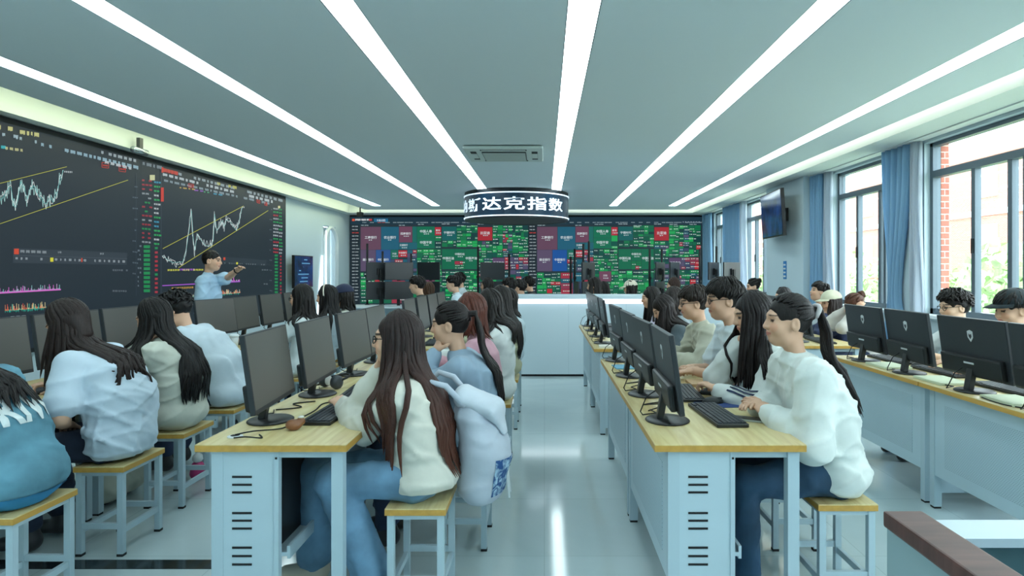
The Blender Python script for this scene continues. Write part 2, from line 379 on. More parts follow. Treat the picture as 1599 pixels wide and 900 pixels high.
for l in ([(-80, 353), (270, 266)], [(-80, 527), (524, 321)], [(668, 605), (1003, 428)], [(733, 684), (1105, 447)]): P.line(l, 'C9CC4E', 1.9, 5)
P.dashes(262, 296, 283, 8, 'BFC8CC', .06, 1, 3, 6, 2); P.dashes(998, 1010, 430, 6, 'DDE3E3', .1, 1)
def bars(x0, x1, y0, slope, cols, h, n, down=.4):
    for k in range(n):
        x = x0 + (x1 - x0) * k / n; y = y0 + (x - x0) * slope; hh = h * random.random() ** 2.4 + 3
        P.poly([(x, y), (x + (x1 - x0) / n * .8, y), (x + (x1 - x0) / n * .8, y - hh), (x, y - hh)], random.choice(cols), 2)
        if down and random.random() < down: P.poly([(x, y + h * .45 * random.random()), (x + (x1 - x0) / n * .8, y + h * .45 * random.random()), (x + (x1 - x0) / n * .8, y), (x, y)], '2FB9A0', 2)
P.line([(-60, 792), (248, 774)], 'D96FD0', 5, 3); bars(-60, 248, 790, -.055, ['C9A8D8', 'D96FD0', '8FC9C9'], 22, 110, 0)
bars(18, 196, 862, -.075, ['E05A4A', 'E8D8A0', 'D98A5A', '58C0A8'], 26, 80, .6)
P.line([(668, 758), (990, 741)], 'A65AD0', 4, 3); bars(935, 990, 744, -.05, ['D96FD0', 'C9A8D8'], 22, 14, 0)
bars(750, 992, 806, -.075, ['E05A4A', 'E8D8A0', 'D98A5A', 'C8D8C8'], 17, 100, .6)
P.dashes(690, 830, 690, 8, 'C9CC4E', -.01, .9, 6, 12, 2); P.dashes(740, 800, 688, 8, 'A65AD0', -.01, 1); P.dashes(700, 790, 766, 8, 'C9A040', -.05, .9)
# header rows
for (x0, x1, y, h, c, s) in ((-40, 48, 88, 20, 'D8D890', .16), (78, 150, 114, 18, 'D8D890', .16), (5, 52, 126, 14, 'A9C4CE', .15), (62, 106, 140, 14, 'A9C4CE', .15), (113, 148, 152, 14, 'A9C4CE', .15), (166, 580, 167, 15, '9CC0D0', .24), (0, 18, 178, 14, '40C0C8', .1), (18, 82, 183, 13, 'C8C890', .14),
        (415, 560, 200, 13, 'A8B8C0', .25), (560, 660, 240, 14, '7C8C96', .23), (430, 580, 240, 13, 'C8D4D8', .25), (735, 1160, 290, 12, '9CAEB8', .26), (670, 1140, 292, 12, 'C4D2D8', .25), (675, 1110, 318, 10, '8CA0AA', .22), (740, 800, 350, 6, 'D0B060', .12), (800, 840, 360, 6, '9A60C8', .14), (840, 880, 367, 6, '50B080', .16), (880, 920, 375, 6, '50A8C8', .16), (895, 960, 330, 12, 'C8C860', .22)):
    P.dashes(x0, x1, y, h, c, s, .85, 6, 22, 7)
for (a, b, c, d_) in ((665, 268, 672, 290), (662, 352, 674, 410), ): P.rect(a, b, c, d_, 'C8392F', 3)
for (a, b, c, d_) in ((418, 248, 446, 272), (489, 262, 516, 288), (776, 336, 798, 354), (1060, 402, 1072, 418), (1092, 412, 1102, 428)): P.line([(a, b), (c, b + 4), (c, d_), (a, d_ - 4), (a, b)], 'C8392F', 2, 3); P.dashes(a + 4, c - 4, (b + d_) / 2 - 3, 7, 'C8392F', .1, 1, 4, 7, 1)
P.dashes(672, 720, 272, 16, 'D2453A', .25, 1, 10, 20, 1); P.rect(616, 300, 637, 322, 'C9CFA0', 3); P.rect(1147, 428, 1156, 438, 'D8D8A0', 3)
for k in range(26):
    y = 318 + k * 18.2
    if k > 14: P.rect(592, y, 618, y + 12, '1F8C50', 2); P.rect(638, y + 7, 650, y + 16, random.choice(['A83240', 'A83240', '1F8C50']), 2); P.dashes(566, 576, y, 8, '70808A', 0, .6)
    else:
        c = random.choice(['239650', '239650', '98A4A8', 'A83240']); P.dashes(584, 620, y, 8, c, .1, .8, 8, 14, 3); P.dashes(634, 654, y + 8, 8, random.choice(['2FB060', 'C8D2D4', '40A0C0']), .1, 1, 6, 12, 2)
    y2 = 436 + k * 13.8
    if k > 13: P.rect(1134, y2, 1147, y2 + 8, '1F8C50', 2); P.rect(1156, y2 + 4, 1162, y2 + 11, random.choice(['A83240', 'A83240', '1F8C50']), 2)
    else: P.dashes(1128, 1147, y2, 7, random.choice(['2FB060', 'C63A45', 'B8C4C8']), .1, 1, 4, 7, 2); P.dashes(1152, 1164, y2 + 4, 7, random.choice(['2FB060', 'B8C4C8']), .1, 1, 4, 6, 2)
    if k % 3 == 0: P.dashes(545, 562, 345 + k * 15, 6, '60707A', .1, .9, 4, 8, 2); P.dashes(1112, 1122, 440 + k * 14, 5, '60707A', .1, .9, 3, 5, 2)
P.line([(664, 262), (664, 810)], '3C4A54', 2.5, 2); P.rect(560, 292, 563, 800, '2E3A44', 1)
P.poly([(52, 664), (522, 672), (525, 622), (52, 602)], '323D46', 1); P.poly([(52, 634), (523, 648), (523, 645), (52, 631)], '444F58', 2)
P.rect(54, 605, 74, 628, 'D24A2E', 3); P.dashes(80, 172, 610, 12, '8C989E', .04, 1, 12, 18, 6); P.rect(204, 642, 217, 659, 'D8D83A', 3)
P.dashes(60, 510, 640, 11, '9AA6AC', .03, .8, 5, 11, 12); P.rect(331, 644, 336, 660, 'D24A2E', 4); P.dashes(236, 250, 616, 9, '8C989E', 0, 1); P.dashes(410, 425, 622, 9, '8C989E', 0, 1)
P.poly([(918, 664), (1100, 676), (1100, 652), (918, 638)], '2D3841', 1); P.dashes(925, 1095, 662, 6, '6A767C', .04, .8, 3, 6, 5); P.rect(921, 641, 929, 652, 'D24A2E', 3); P.rect(974, 661, 981, 670, 'D8D83A', 3)
P.dashes(462, 522, 690, 8, '66727A', .02, .9); P.dashes(462, 522, 776, 8, '66727A', .02, .9); P.dashes(1080, 1105, 690, 6, '66727A', .02, .9); P.dashes(1080, 1105, 748, 6, '66727A', .02, .9)
P.dashes(40, 130, 885, 10, 'AEB8BC', -.08, .9, 14, 18, 8); P.dashes(740, 960, 834, 9, '9AA6AC', -.08, .7, 8, 12, 6)
wloc(P.mb.build('display', 'led_print', ls), ls)

# far stock heat-map screen
HY = YF - .09
hs = empty('stock_map_screen', (0, HY, .7)); tag(hs, 'wide LED wall showing green and red stock market tiles', 'LED screen')
wloc(MB().box(XL + .01, 3.92, HY + .01, HY + .07, .65, 2.795).build('cabinet', 'rubber', hs), hs)
H = Print(lambda x, y: px(x, y, HY), (0, -1, 0))
H.rect(546, 339, 1096, 476, '24343C', 0); H.rect(547, 339, 1095, 351, '1C3644', 1)
GR = ['146A4C', '11774A', '1A8E50', '0F5A44', '21A858', '0D5549', '123F40']; RD = ['A03548', '8C3A50', 'B8303C']; TL = ['1F5F72', '23505F', '3C4A66', '55506E']
def mosaic(x0, y0, x1, y1, pal, mn, depth=0):
    w, h = x1 - x0, y1 - y0
    if (w > mn * 1.7 or h > mn * 1.3) and depth < 7:
        t = random.uniform(.35, .65)
        if w > h * 1.25: mosaic(x0, y0, x0 + w * t, y1, pal, mn, depth + 1); mosaic(x0 + w * t, y0, x1, y1, pal, mn, depth + 1)
        else: mosaic(x0, y0, x1, y0 + h * t, pal, mn, depth + 1); mosaic(x0, y0 + h * t, x1, y1, pal, mn, depth + 1)
    else:
        H.rect(x0 + .2, y0 + .2, x1 - .2, y1 - .2, random.choice(pal), 1)
        if w > 3 and h > 2.5 and random.random() < .7:
            H.dashes(x0 + w * .2, x0 + w * .8, y0 + h * .3, min(1.3, h * .25), 'CFE3DA', 0, 1, 1.5, 4, .5)
G2 = GR * 4 + ['B8303C']; GM = GR * 2 + TL * 3 + RD
for dx in (0, 275.5):
    def T(x0, y0, x1, y1, c, lab=None, sz=4.2):
        x1 = min(x1 + dx, 1094); H.rect(x0 + dx + .2, y0, x1 - .2, y1 - .3, c, 1)
        if lab: H.text(lab, (x0 + dx + x1) / 2, (y0 + y1) / 2 - 1.5, sz, 'DCE8EC'); H.dashes((x0 + dx + x1) / 2 - 3, (x0 + dx + x1) / 2 + 3, (y0 + y1) / 2 + 1.9, 1.5, 'C0D0D4', 0, 1, 2, 3, .4)
    T(563, 354.5, 595, 390.5, '66465C', '工商银行'); T(595, 354.5, 623, 390.5, '1F5F78', '农业银行'); T(623, 354, 644, 379, '6E435A', '招商银行', 3.6); T(644, 354, 651, 379, '186A62')
    T(623, 379, 638, 390, '1E6270', '交通银行', 2.8); T(638, 379, 651.5, 390, '1E6270'); T(563, 390.5, 587, 424, '5C4E6A', '建设银行', 3.8); T(587, 390.5, 610, 424, '2B5590' if dx == 0 else '1A549E', '中国银行', 3.8); T(610, 390.5, 622, 405, '186A5A', '兴业', 3)
    T(622, 391, 636, 402, 'B2303E', '中信银行', 2.8); mosaic(636 + dx, 390.5, 651 + dx, 424, TL + RD[:1], 7); mosaic(610 + dx, 405, 636 + dx, 424, TL * 2 + RD[:1], 7)
    T(651, 354, 679, 372, '117052', '中国人寿', 4.2); T(651, 372, 679, 388.6, '117052', '中国平安', 4.2); T(679, 355, 689, 368, 'B4303F', '新华', 3); mosaic(679 + dx, 368, 689 + dx, 388.6, GR, 8)
    mosaic(651 + dx, 389.5, 689 + dx, 424, GR, 6); T(690, 354, 713, 376, '145F60', '宁德时代', 3.8); mosaic(690 + dx, 376, 713 + dx, 386, GR, 6); mosaic(713 + dx, 352, 745.5 + dx, 386, GR, 6)
    T(746, 355, 769, 376, 'A82A35', '比亚迪', 4.4); mosaic(746 + dx, 377, 769 + dx, 419, GM + GR * 3, 6); mosaic(769 + dx, 352, 785 + dx, 402, G2, 6); mosaic(785 + dx, 352, 800 + dx, 402, GM, 5); mosaic(800 + dx, 352, min(825 + dx, 1094), 402, G2, 6)
    T(690, 389, 710, 421, '0F6B4C', '中国石油', 4); T(710, 389, 726, 408, '0F6B4C', '中国石化', 3.4); T(726, 389, 745.5, 421, '0F6B4C', '中国海油', 4); mosaic(710 + dx, 408, 726 + dx, 421, GR[:2] + RD[:1], 5)
    T(769, 403, 788, 421, '5A4468', '长江电力', 3.8); mosaic(788 + dx, 402, min(825 + dx, 1094), 421, RD + TL[2:] * 2, 6)
    mosaic(563 + dx, 426, 600 + dx, 474, G2, 7); mosaic(600 + dx, 426, 651 + dx, 474, TL * 2 + RD[:2] + GR[:2], 12); T(660, 424, 679, 440, '70445A', '万科', 3); mosaic(651 + dx, 424, 660 + dx, 440, GR, 6); mosaic(651 + dx, 440, 690 + dx, 474, G2, 6); mosaic(679 + dx, 424, 690 + dx, 440, GR, 5)
    mosaic(690 + dx, 423, 745 + dx, 474, GR + ['25C268'], 6); mosaic(746 + dx, 422, min(825 + dx, 1094), 474, GM, 7)
    for x in np.arange(566, 820, 12.): H.dashes(x + dx, x + dx + 7, 347, 1.4, 'B8503E' if abs(x - 590) < 4 else '90A4AC', 0, 1, 5, 7, 1)
    for (a, b) in ((564, 351.5), (623, 351.5), (653, 350), (690, 349.5), (714, 352), (746, 349.5), (770, 350), (801, 350)): H.dashes(a + dx, a + dx + 8, b, 1.3, 'A8BCC2', 0, 1, 4, 7, 1)
for x in (549, 826):
    H.rect(x - 1.5, 351, x + 12, 476, '1B2830', 2)
    for k in range(24): H.dashes(x + 1, x + 9, 353 + k * 5, 1.7, 'C8413A' if k == 2 else 'A4B2B8', 0, 1, 3.5, 5.5, .8, 3)
H.rect(550, 342, 554, 345.5, 'E05A3A', 3); H.dashes(555, 580, 342, 3, 'E0E4E4', 0, 1, 6, 10, 1); H.rect(576, 342, 581, 345, 'C23A3A', 3); H.rect(584, 341.5, 606, 347, '1E6C92', 2); H.text('大盘云图', 595, 344.3, 3, 'E0ECF0'); H.dashes(1066, 1092, 346, 2, '8090A0', 0, 1, 2, 3, 1.6)
wloc(H.mb.build('display', 'led_print', hs), hs)
# ------------------------------------------------------------------ ceiling fittings, sign, televisions, curtains
RS, SC, SZ0, SZ1 = .97, (-.52, 12.0), 2.34, 2.855
sg = empty('hanging_ring_sign', (SC[0], SC[1], SZ0)); tag(sg, 'round navy ring sign with white Chinese lettering hung under the ceiling', 'sign')
mat('sign_navy', '0F3650', .35); emis('sign_line', 'D6ECFA', 1.0, 'FFFFFF'); emis('sign_text', 'CFE6F8', 1.0, 'FFFFFF'); mat('sign_dark', '101A22', .5)
hh = SZ1 - SZ0
def ring(r0, r1, z0, z1, n=72):
    vs = []; fs = []
    for r, z in ((r0, z0), (r1, z0), (r1, z1), (r0, z1)):
        for k in range(n): a = 2 * PI * k / n; vs.append((r * math.cos(a), r * math.sin(a), z))
    for i in range(4):
        for k in range(n): fs.append((i * n + k, i * n + (k + 1) % n, ((i + 1) % 4) * n + (k + 1) % n, ((i + 1) % 4) * n + k))
    return MB().quadlist(vs, fs)
ring(RS - .05, RS, .05, hh - .06).build('band', 'sign_navy', sg, False, True)
ring(RS - .05, RS + .012, hh - .085, hh - .065).build('upper_light_line', 'sign_line', sg)
ring(RS - .05, RS + .012, .03, .05).build('lower_light_line', 'sign_line', sg)
ring(RS - .05, RS - .004, hh - .065, hh).build('top_rim', 'sign_dark', sg, False, True)
MB().lathe([(RS - .06, .012), (RS - .002, .0), (RS - .002, .03), (RS - .06, .03)], n=72).build('bottom_rim', 'sign_dark', sg)
for i, chx in enumerate('纳斯达克指数'):
    vs, fs = text_polys(chx, 1., .022); th0 = math.radians((i - 3) * 24.3); mb = MB(); P3 = []
    for x, y in vs:
        th = th0 + (x - .5) * .385 / RS; r = RS + .008; P3.append((r * math.sin(th), -r * math.cos(th), .138 + (y + .08) * .235))
    mb.quadlist(P3, fs); mb.build('lettering', 'sign_text', sg)
for k in range(3):
    a = 2 * PI * k / 3 + .4; MB().box(-.01, .01, -.01, .01, hh - .1, hh + .004, M=Matrix.Translation(((RS - .07) * math.cos(a), (RS - .07) * math.sin(a), 0))).build('hanger', 'sign_dark', sg)
# air conditioner cassette
ac = empty('air_conditioner', (-.475, 7.75, HC - .01)); tag(ac, 'white ceiling cassette air conditioner between the middle light strips', 'air conditioner')
mat('ac_white', 'C6D2D0', .5)
MB().box(-.46, .46, -.45, .45, -.035, -.0, bev=.015).build('panel', 'ac_white', ac)
MB().box(-.26, .26, -.26, .26, -.048, -.034, bev=.01).build('intake_grille', 'grey_plastic', ac)
for k in range(9): MB().box(-.25, .25, -.24 + k * .06, -.215 + k * .06, -.053, -.047).build('grille_slat', 'ac_white', ac)
for sx, sy, w, l in ((0, -.35, .27, .035), (0, .35, .27, .035), (-.36, 0, .035, .27), (.36, 0, .035, .27)):
    MB().box(sx - w, sx + w, sy - l, sy + l, -.037, -.0345).build('air_slot', 'dark_gap', ac)
    v = MB().box(sx - w * .95, sx + w * .95, sy - l * .5, sy + l * .5, -.046, -.037).build('louver', 'ac_white', ac)
pj = empty('ceiling_spotlight', (-4.58, 7.25, 2.80)); tag(pj, 'small grey fitting in the cove above the chart screen', 'fitting')
MB().tube([(0, -.12, -.02), (0, .12, -.02)], .035, 10).build('lamp_body', 'silver', pj, True); MB().box(-.02, .02, -.03, .03, -.01, .125).build('bracket', 'grey_plastic', pj)
cb_ = empty('ceiling_camera', (-4.2, 14.6, HC)); tag(cb_, 'small black camera hanging in the far left ceiling corner', 'camera')
MB().tube([(0, 0, 0), (0, 0, -.12)], .015, 8).build('stem', 'rubber', cb_); MB().box(-.06, .06, -.08, .08, -.22, -.11, bev=.015).build('housing', 'rubber', cb_)
# televisions
emis('tv_glow', '1C50A8', .55)
def tv_screen_mat():
    m, t, b = nt('tv_picture'); tc = t.nodes.new('ShaderNodeTexCoord'); n = t.nodes.new('ShaderNodeTexNoise'); n.inputs['Scale'].default_value = 4; n.inputs['Detail'].default_value = 3
    r = t.nodes.new('ShaderNodeValToRGB'); r.color_ramp.elements[0].position = .35; r.color_ramp.elements[1].position = .7
    r.color_ramp.elements[0].color = lin('0C1834') + (1,); r.color_ramp.elements[1].color = lin('17407E') + (1,)
    t.links.new(tc.outputs['Object'], n.inputs['Vector']); t.links.new(n.outputs[0], r.inputs[0]); t.links.new(r.outputs[0], b.inputs['Emission Color'])
    b.inputs['Emission Strength'].default_value = .75; b.inputs['Base Color'].default_value = (.01, .01, .015, 1); b.inputs['Roughness'].default_value = .12
    MATS['tv_picture'] = m
tv_screen_mat()
def tv(loc, rz, w, h, tilt, label, bd=.17):
    e = empty('television', loc, rz); tag(e, label, 'television')
    M = Matrix.Rotation(tilt, 4, 'X')
    MB().box(-w / 2, w / 2, 0, .05, -h / 2, h / 2, M=M).build('housing', 'black_plastic', e)
    MB().box(-w / 2 + .015, w / 2 - .015, -.004, 0, -h / 2 + .02, h / 2 - .015, M=M).build('screen', 'tv_picture', e)
    MB().box(-.12, .12, .05, bd, -.1, .1).build('wall_bracket', 'rubber', e)
    return e
emis('tv_print', '66A8D8', .8)
t1 = tv((3.54, 10.0, 2.29), -math.radians(95), 1.2, .70, .06, 'wall television with blue picture tilted on the window pillar', .23)
t2 = tv((-4.66, 12.42, 1.40), math.radians(90), .95, .62, 0, 'small television with a blue picture on the wall beside the chart screen')
for k in range(7): MB().box(-.42 + random.random() * .5, -.2 + random.random() * .5, -.006, -.004, .22 - k * .07, .24 - k * .07).build('caption', 'tv_print', t2)
nb = empty('wall_notice', (3.775, 10.05, 1.43)); tag(nb, 'small blue notice sheet on the pillar under the television', 'notice')
mat('notice_blue', '2E7FC0', .5)
MB().box(-.004, .004, -.06, .06, -.14, .14).build('sheet', 'notice_blue', nb)
for k in range(4): MB().box(-.006, -.004, -.045, .045, -.11 + k * .06, -.085 + k * .06).build('line', 'white_plastic', nb)
# curtains
def curtain(y0, y1, folds, label, tie=None, mt='curtain_cloth', x=3.93, zt=2.787, zb=.25, amp=.055):
    e = empty('curtain', (x, (y0 + y1) / 2, zb)); tag(e, label, 'curtain', 'curtains at the windows')
    n = folds * 10; rows = 26; vs = []; fs = []
    w = (y1 - y0) / 2
    for r in range(rows + 1):
        t = r / rows; z = zb + (zt - zb) * t
        s = 1.; sh = 0.
        if tie is not None:
            d = (z - tie) / (.85 if z > tie else .45); s = 1 - .74 * math.exp(-d * d); sh = .10 * math.exp(-d * d)
        for k in range(n + 1):
            u = k / n; yy = (u - .5) * 2 * w * s + sh * w * 2
            xx = amp * math.sin(u * folds * 2 * PI + .5 * math.sin(z * 2.1) + .6 * math.sin(u * 9)) * (.75 + .25 * math.sin(u * 23 + z))
            vs.append((xx, yy, z - zb))
    for r in range(rows):
        for k in range(n): a = r * (n + 1) + k; fs.append((a, a + 1, a + n + 2, a + n + 1))
    o = MB().quadlist(vs, fs).build('curtain_fabric', mt, e, True)
    md = o.modifiers.new('s', 'SOLIDIFY'); md.thickness = .006
    return e
MB_rail = MB().box(3.86, 3.98, YB + .02, YF - .12, 2.788, 2.80)
tag(MB_rail.build('curtain_rail', 'white_plastic'), 'long white curtain rail above all the windows', 'curtain rail')
curtain(6.86, 7.42, 5, 'blue curtain gathered at its waist beside the nearest window', 1.15)
curtain(9.0, 9.34, 5, 'blue curtain hanging straight beside the pillar with the notice', None, x=3.9)
curtain(12.9, 14.0, 8, 'wide blue curtain between the two far windows')
curtain(15.1, 15.8, 6, 'pale blue curtain in the far corner beside the stock screen')
curtain(6.72, 6.86, 2, 'narrow white curtain lining beside the nearest window', None, 'sheer_cloth', 3.95)
curtain(8.80, 8.98, 2, 'narrow white curtain lining at the second window', None, 'sheer_cloth', 3.95)
curtain(12.55, 12.88, 3, 'white curtain lining at the window behind the television', None, 'sheer_cloth', 3.95)
# outside: ground, trees, brick building
tag(MB().box(4.4, 120, -60, 160, -3.8, -3.6).build('courtyard_ground', 'ground_grass'), 'pale courtyard ground outside the windows', 'ground', kind='structure')
pl = MB().box(XR + .15, XR + .235, 6.70, 6.739, .98, 2.75).build('brick_pier', 'red_brick'); tag(pl, 'red brick window reveal outside the nearest window', 'brick reveal', kind='structure')
bd = empty('brick_building', (24, 46, -3.6)); tag(bd, 'large red brick school building seen through the windows', 'building')
mat('bld_window', '9FB4C4', .2); mat('bld_trim', 'E6E2DC', .8)
MB().box(0, 9, -27, 40, 0, 11.2).build('wall', 'red_brick', bd); MB().box(-.3, 9.3, -27.3, 40.3, 11.2, 11.8).build('roof_edge', 'bld_trim', bd)
for f in range(3):
    MB().box(-.15, 0, -27, 40, 1.0 + f * 3.5, 1.3 + f * 3.5).build('floor_band', 'bld_trim', bd)
    for k in range(15):
        y = -25 + k * 4.3; w = MB().box(-.08, .02, y, y + 2.0, 2.0 + f * 3.5, 4.0 + f * 3.5).build('window', 'bld_trim', bd)
        MB().box(-.1, -.07, y + .12, y + .94, 2.12 + f * 3.5, 3.88 + f * 3.5).build('pane', 'bld_window', w); MB().box(-.1, -.07, y + 1.06, y + 1.88, 2.12 + f * 3.5, 3.88 + f * 3.5).build('pane', 'bld_window', w)
def tree(x, y, h, r, label, seed):
    rg = np.random.RandomState(seed); e = empty('courtyard_tree', (x, y, -3.6)); tag(e, label, 'tree', 'trees outside the windows')
    MB().tube([(0, 0, 0), (.05, .1, h * .45), (0, 0, h * .8)], [.16, .12, .05], 7).build('trunk', 'bark', e)
    mb = MB(); n = 2600
    blobs = [(rg.uniform(-.6, .6) * r, rg.uniform(-.6, .6) * r, h * rg.uniform(.5, .86), r * rg.uniform(.4, .62)) for _ in range(14)]
    vs = []; fs = []
    for i in range(n):
        b = blobs[i % 14]; d = rg.normal(size=3); d /= np.linalg.norm(d); p = np.array(b[:3]) + d * b[3] * rg.uniform(.75, 1.05)
        a = rg.normal(size=3); a /= np.linalg.norm(a); c = np.cross(a, rg.normal(size=3)); c /= np.linalg.norm(c); s = rg.uniform(.09, .17)
        k = len(vs); vs += [tuple(p - a * s), tuple(p + c * s * .5), tuple(p + a * s), tuple(p - c * s * .5)]; fs.append((k, k + 1, k + 2, k + 3))
    mb.quadlist(vs, fs).build('foliage', 'leaf', e)['kind'] = 'stuff'
for i, (x, y, h, r, l) in enumerate(((10.5, 13.6, 5.6, 1.7, 'leafy green tree outside the nearest window, left one'), (8.2, 9.6, 5.9, 1.4, 'leafy green tree outside the nearest window, right one'), (11, 20.5, 5.7, 2.0, 'leafy green tree outside the second window'), (13, 30, 5.5, 2.4, 'distant green tree beyond the far windows, left one'), (12.5, 38, 6, 2.5, 'distant green tree beyond the far windows, right one'), (9.5, 17, 5.3, 1.4, 'smaller green tree between the two nearer windows'))): tree(x, y, h, r, l, 11 + i)

# ------------------------------------------------------------------ desks
ROWS = {'L': (-3.16, 'the chart screen wall'), 'ML': (-1.36, 'the aisle, left side'), 'MR': (.43, 'the aisle, right side'), 'R': (2.28, 'the windows')}
RN = {'L': 'row nearest the chart screen', 'ML': 'row left of the aisle', 'MR': 'row right of the aisle', 'R': 'row nearest the windows'}
DW, DL, DH = .59, 1.2, .75
def make_desk():
    e = empty('computer_desk')
    o = MB().box(0, DW, 0, DL, DH - .004, DH, bev=.0015).build('desk_top', 'wood_top', e)
    MB().box(0, DW, 0, DL, DH - .028, DH - .004).build('edge_band', 'wood_edge', o)
    ix = .055; z1 = DH - .028; lw = .045
    for (a, b) in ((ix, .02), (DW - .02 - lw, .02), (ix, DL - .02 - lw), (DW - .02 - lw, DL - .02 - lw)):
        l = MB().box(a, a + lw, b, b + lw, .012, z1).build('leg', 'frame_steel', e); MB().box(a + .002, a + lw - .002, b + .002, b + lw - .002, 0, .012).build('foot', 'rubber', l)
    MB().box(ix + lw, DW - .02 - lw, .03, .055, z1 - .03, z1).box(ix + lw, DW - .02 - lw, DL - .055, DL - .03, z1 - .03, z1).box(DW - .055, DW - .03, .02 + lw, DL - .02 - lw, z1 - .03, z1).build('apron_rail', 'frame_steel', e)
    sp = MB().box(ix + lw, .30, .024, .04, .06, z1 - .005).build('side_panel', 'panel_steel', e)
    MB().box(.30, .318, .02, .05, .06, z1 - .002).build('panel_post', 'frame_steel', sp)
    for z in (.618, .587, .557, .476, .446, .415, .340, .307, .274):
        MB().box(.135, .212, .0215, .025, z - .004, z + .004).build('vent_slot', 'dark_gap', sp)
    for z in (z1 - .03, .13): MB().box(.305, .313, .0175, .021, z - .004, z + .004).build('screw', 'dark_gap', sp)
    mp = MB().box(ix + .004, ix + .016, .02 + lw, DL - .02 - lw, .2, z1 - .002).build('modesty_panel', 'panel_steel', e)
    MB().box(ix + .0015, ix + .0045, .16, DL - .16, .27, z1 - .085).build('perforated_field', 'perforated_steel', mp)
    sh = MB().box(ix + .02, .34, .05, DL - .05, .295, .31).build('computer_shelf', 'frame_steel', e)
    MB().box(.34, .352, .05, DL - .05, .285, .335).build('shelf_lip', 'frame_steel', sh)
    return e
def make_monitor():
    e = empty('computer_monitor')      # screen faces local +x, origin under the stand on the desk
    ty = math.radians(-8); W, Hh = .545, .335; zb = .082
    M = Matrix.Translation((.03, 0, zb)) @ Matrix.Rotation(ty, 4, 'Y')
    MB().box(-.022, 0, -W / 2, W / 2, 0, Hh, M=M, bev=.004).build('housing', 'monitor_back', e)
    MB().box(-.0005, .0012, -W / 2 + .007, W / 2 - .007, .02, Hh - .007, M=M).build('screen', 'screen_off', e)
    bb = MB().box(-.052, -.02, -W / 2 + .03, W / 2 - .03, .012, .125, M=M, bev=.012).build('rear_housing', 'black_plastic', e)
    MB().box(-.0535, -.052, -.04, .04, .082, .092, M=M).build('maker_mark', 'emblem_white', bb)
    sh = [(-.0, .034), (.022, .026), (.021, -.008), (.0, -.034), (-.021, -.008), (-.022, .026)]
    mk = MB(); mk.prism(sh, -.0235, -.0222, 'x'); mk.v = [tuple(M @ Vector((v[0], v[1], v[2] + .235))) for v in mk.v]
    em = mk.build('emblem', 'emblem_white', e)
    mk = MB(); mk.prism([(.010, .014), (.012, -.002), (0, -.018), (-.012, -.002), (-.010, .014), (0, .006)], -.0242, -.0236, 'x'); mk.v = [tuple(M @ Vector((v[0], v[1], v[2] + .235))) for v in mk.v]; mk.build('emblem_inset', 'monitor_back', em)
    MB().box(-.015, .015, -.024, .024, 0, .155, M=Matrix.Translation((-.035, 0, .01)) @ Matrix.Rotation(math.radians(10), 4, 'Y'), bev=.004).build('stand_neck', 'black_plastic', e)
    MB().lathe([(.085, 0), (.108, .002), (.108, .006), (.10, .011), (.03, .014)], n=28, sx=.92).build('stand_base', 'black_plastic', e, True)
    c = MB().tube([(-.05, .03, .13), (-.09, .035, .10), (-.115, .05, .03), (-.10, .09, .006), (-.03, .13, .006), (-.05, .2, .006)], .003, 6).build('power_cable', 'rubber', e, True)
    return e
mat('screen_off', '5B5A56', .34, spec=.5)
def make_keyboard():
    e = empty('keyboard')      # long side along y
    MB().box(-.07, .07, -.225, .225, 0, .016, bev=.004).build('case', 'black_plastic', e)
    mb = MB()
    for r in range(6):
        x = -.052 + r * .0205 + (.004 if r > 0 else 0)
        n = 15 if r else 15
        y = -.208
        while y < .205:
            w = .0185 if not (r == 0 and -.10 < y < .0) else .09
            if r == 5 and abs(y) > .19: pass
            if not (.073 < y < .079 or .135 < y < .141):
                mb.box(x - .0085, x + .0085, y, y + w - .003, .015, .0205)
            y += w
    k = mb.build('keys', 'key_plastic', e); k['kind'] = 'stuff'
    MB().box(.055, .062, .12, .2, .016, .0175).build('indicator_panel', 'silver', e)
    return e
def make_mouse():
    e = empty('computer_mouse'); mb = MB()
    prof = []; vs = []; fs = []; n = 14; m = 8
    for i in range(m + 1):
        u = i / m * PI / 2
        for k in range(n): a = 2 * PI * k / n; vs.append((.056 * math.cos(a) * math.cos(u) * (1 + .0), .032 * math.sin(a) * math.cos(u), .034 * math.sin(u)))
    for i in range(m):
        for k in range(n): fs.append((i * n + k, i * n + (k + 1) % n, (i + 1) * n + (k + 1) % n, (i + 1) * n + k))
    fs.append(tuple(range(n - 1, -1, -1)))
    mb.quadlist(vs, fs).build('shell', 'black_plastic', e, True); MB().box(-.045, -.02, -.003, .003, .016, .031).build('scroll_wheel', 'grey_plastic', e)
    return e
def make_stool():
    e = empty('stool'); w, l, h = .125, .175, .45
    o = MB().box(-w, w, -l, l, h - .005, h, bev=.0015).build('seat', 'wood_top', e); MB().box(-w, w, -l, l, h - .028, h - .005).build('edge_band', 'wood_edge', o)
    for a in (-1, 1):
        for b in (-1, 1):
            x, y = a * (w - .022), b * (l - .022); k = MB().box(x - .014, x + .014, y - .014, y + .014, .01, h - .028).build('leg', 'frame_steel', e)
            MB().box(x - .0155, x + .0155, y - .0155, y + .0155, 0, .012).build('foot', 'rubber', k)
    for a in (-1, 1):
        MB().box(a * (w - .022) - .009, a * (w - .022) + .009, -l + .036, l - .036, .11, .138).build('stretcher', 'frame_steel', e)
        MB().box(-w + .036, w - .036, a * (l - .022) - .009, a * (l - .022) + .009, .135, .163).build('stretcher', 'frame_steel', e)
        MB().box(a * (w - .022) - .009, a * (w - .022) + .009, -l + .036, l - .036, h - .048, h - .028).build('apron', 'frame_steel', e)
        MB().box(-w + .036, w - .036, a * (l - .022) - .009, a * (l - .022) + .009, h - .048, h - .028).build('apron', 'frame_steel', e)
    return e
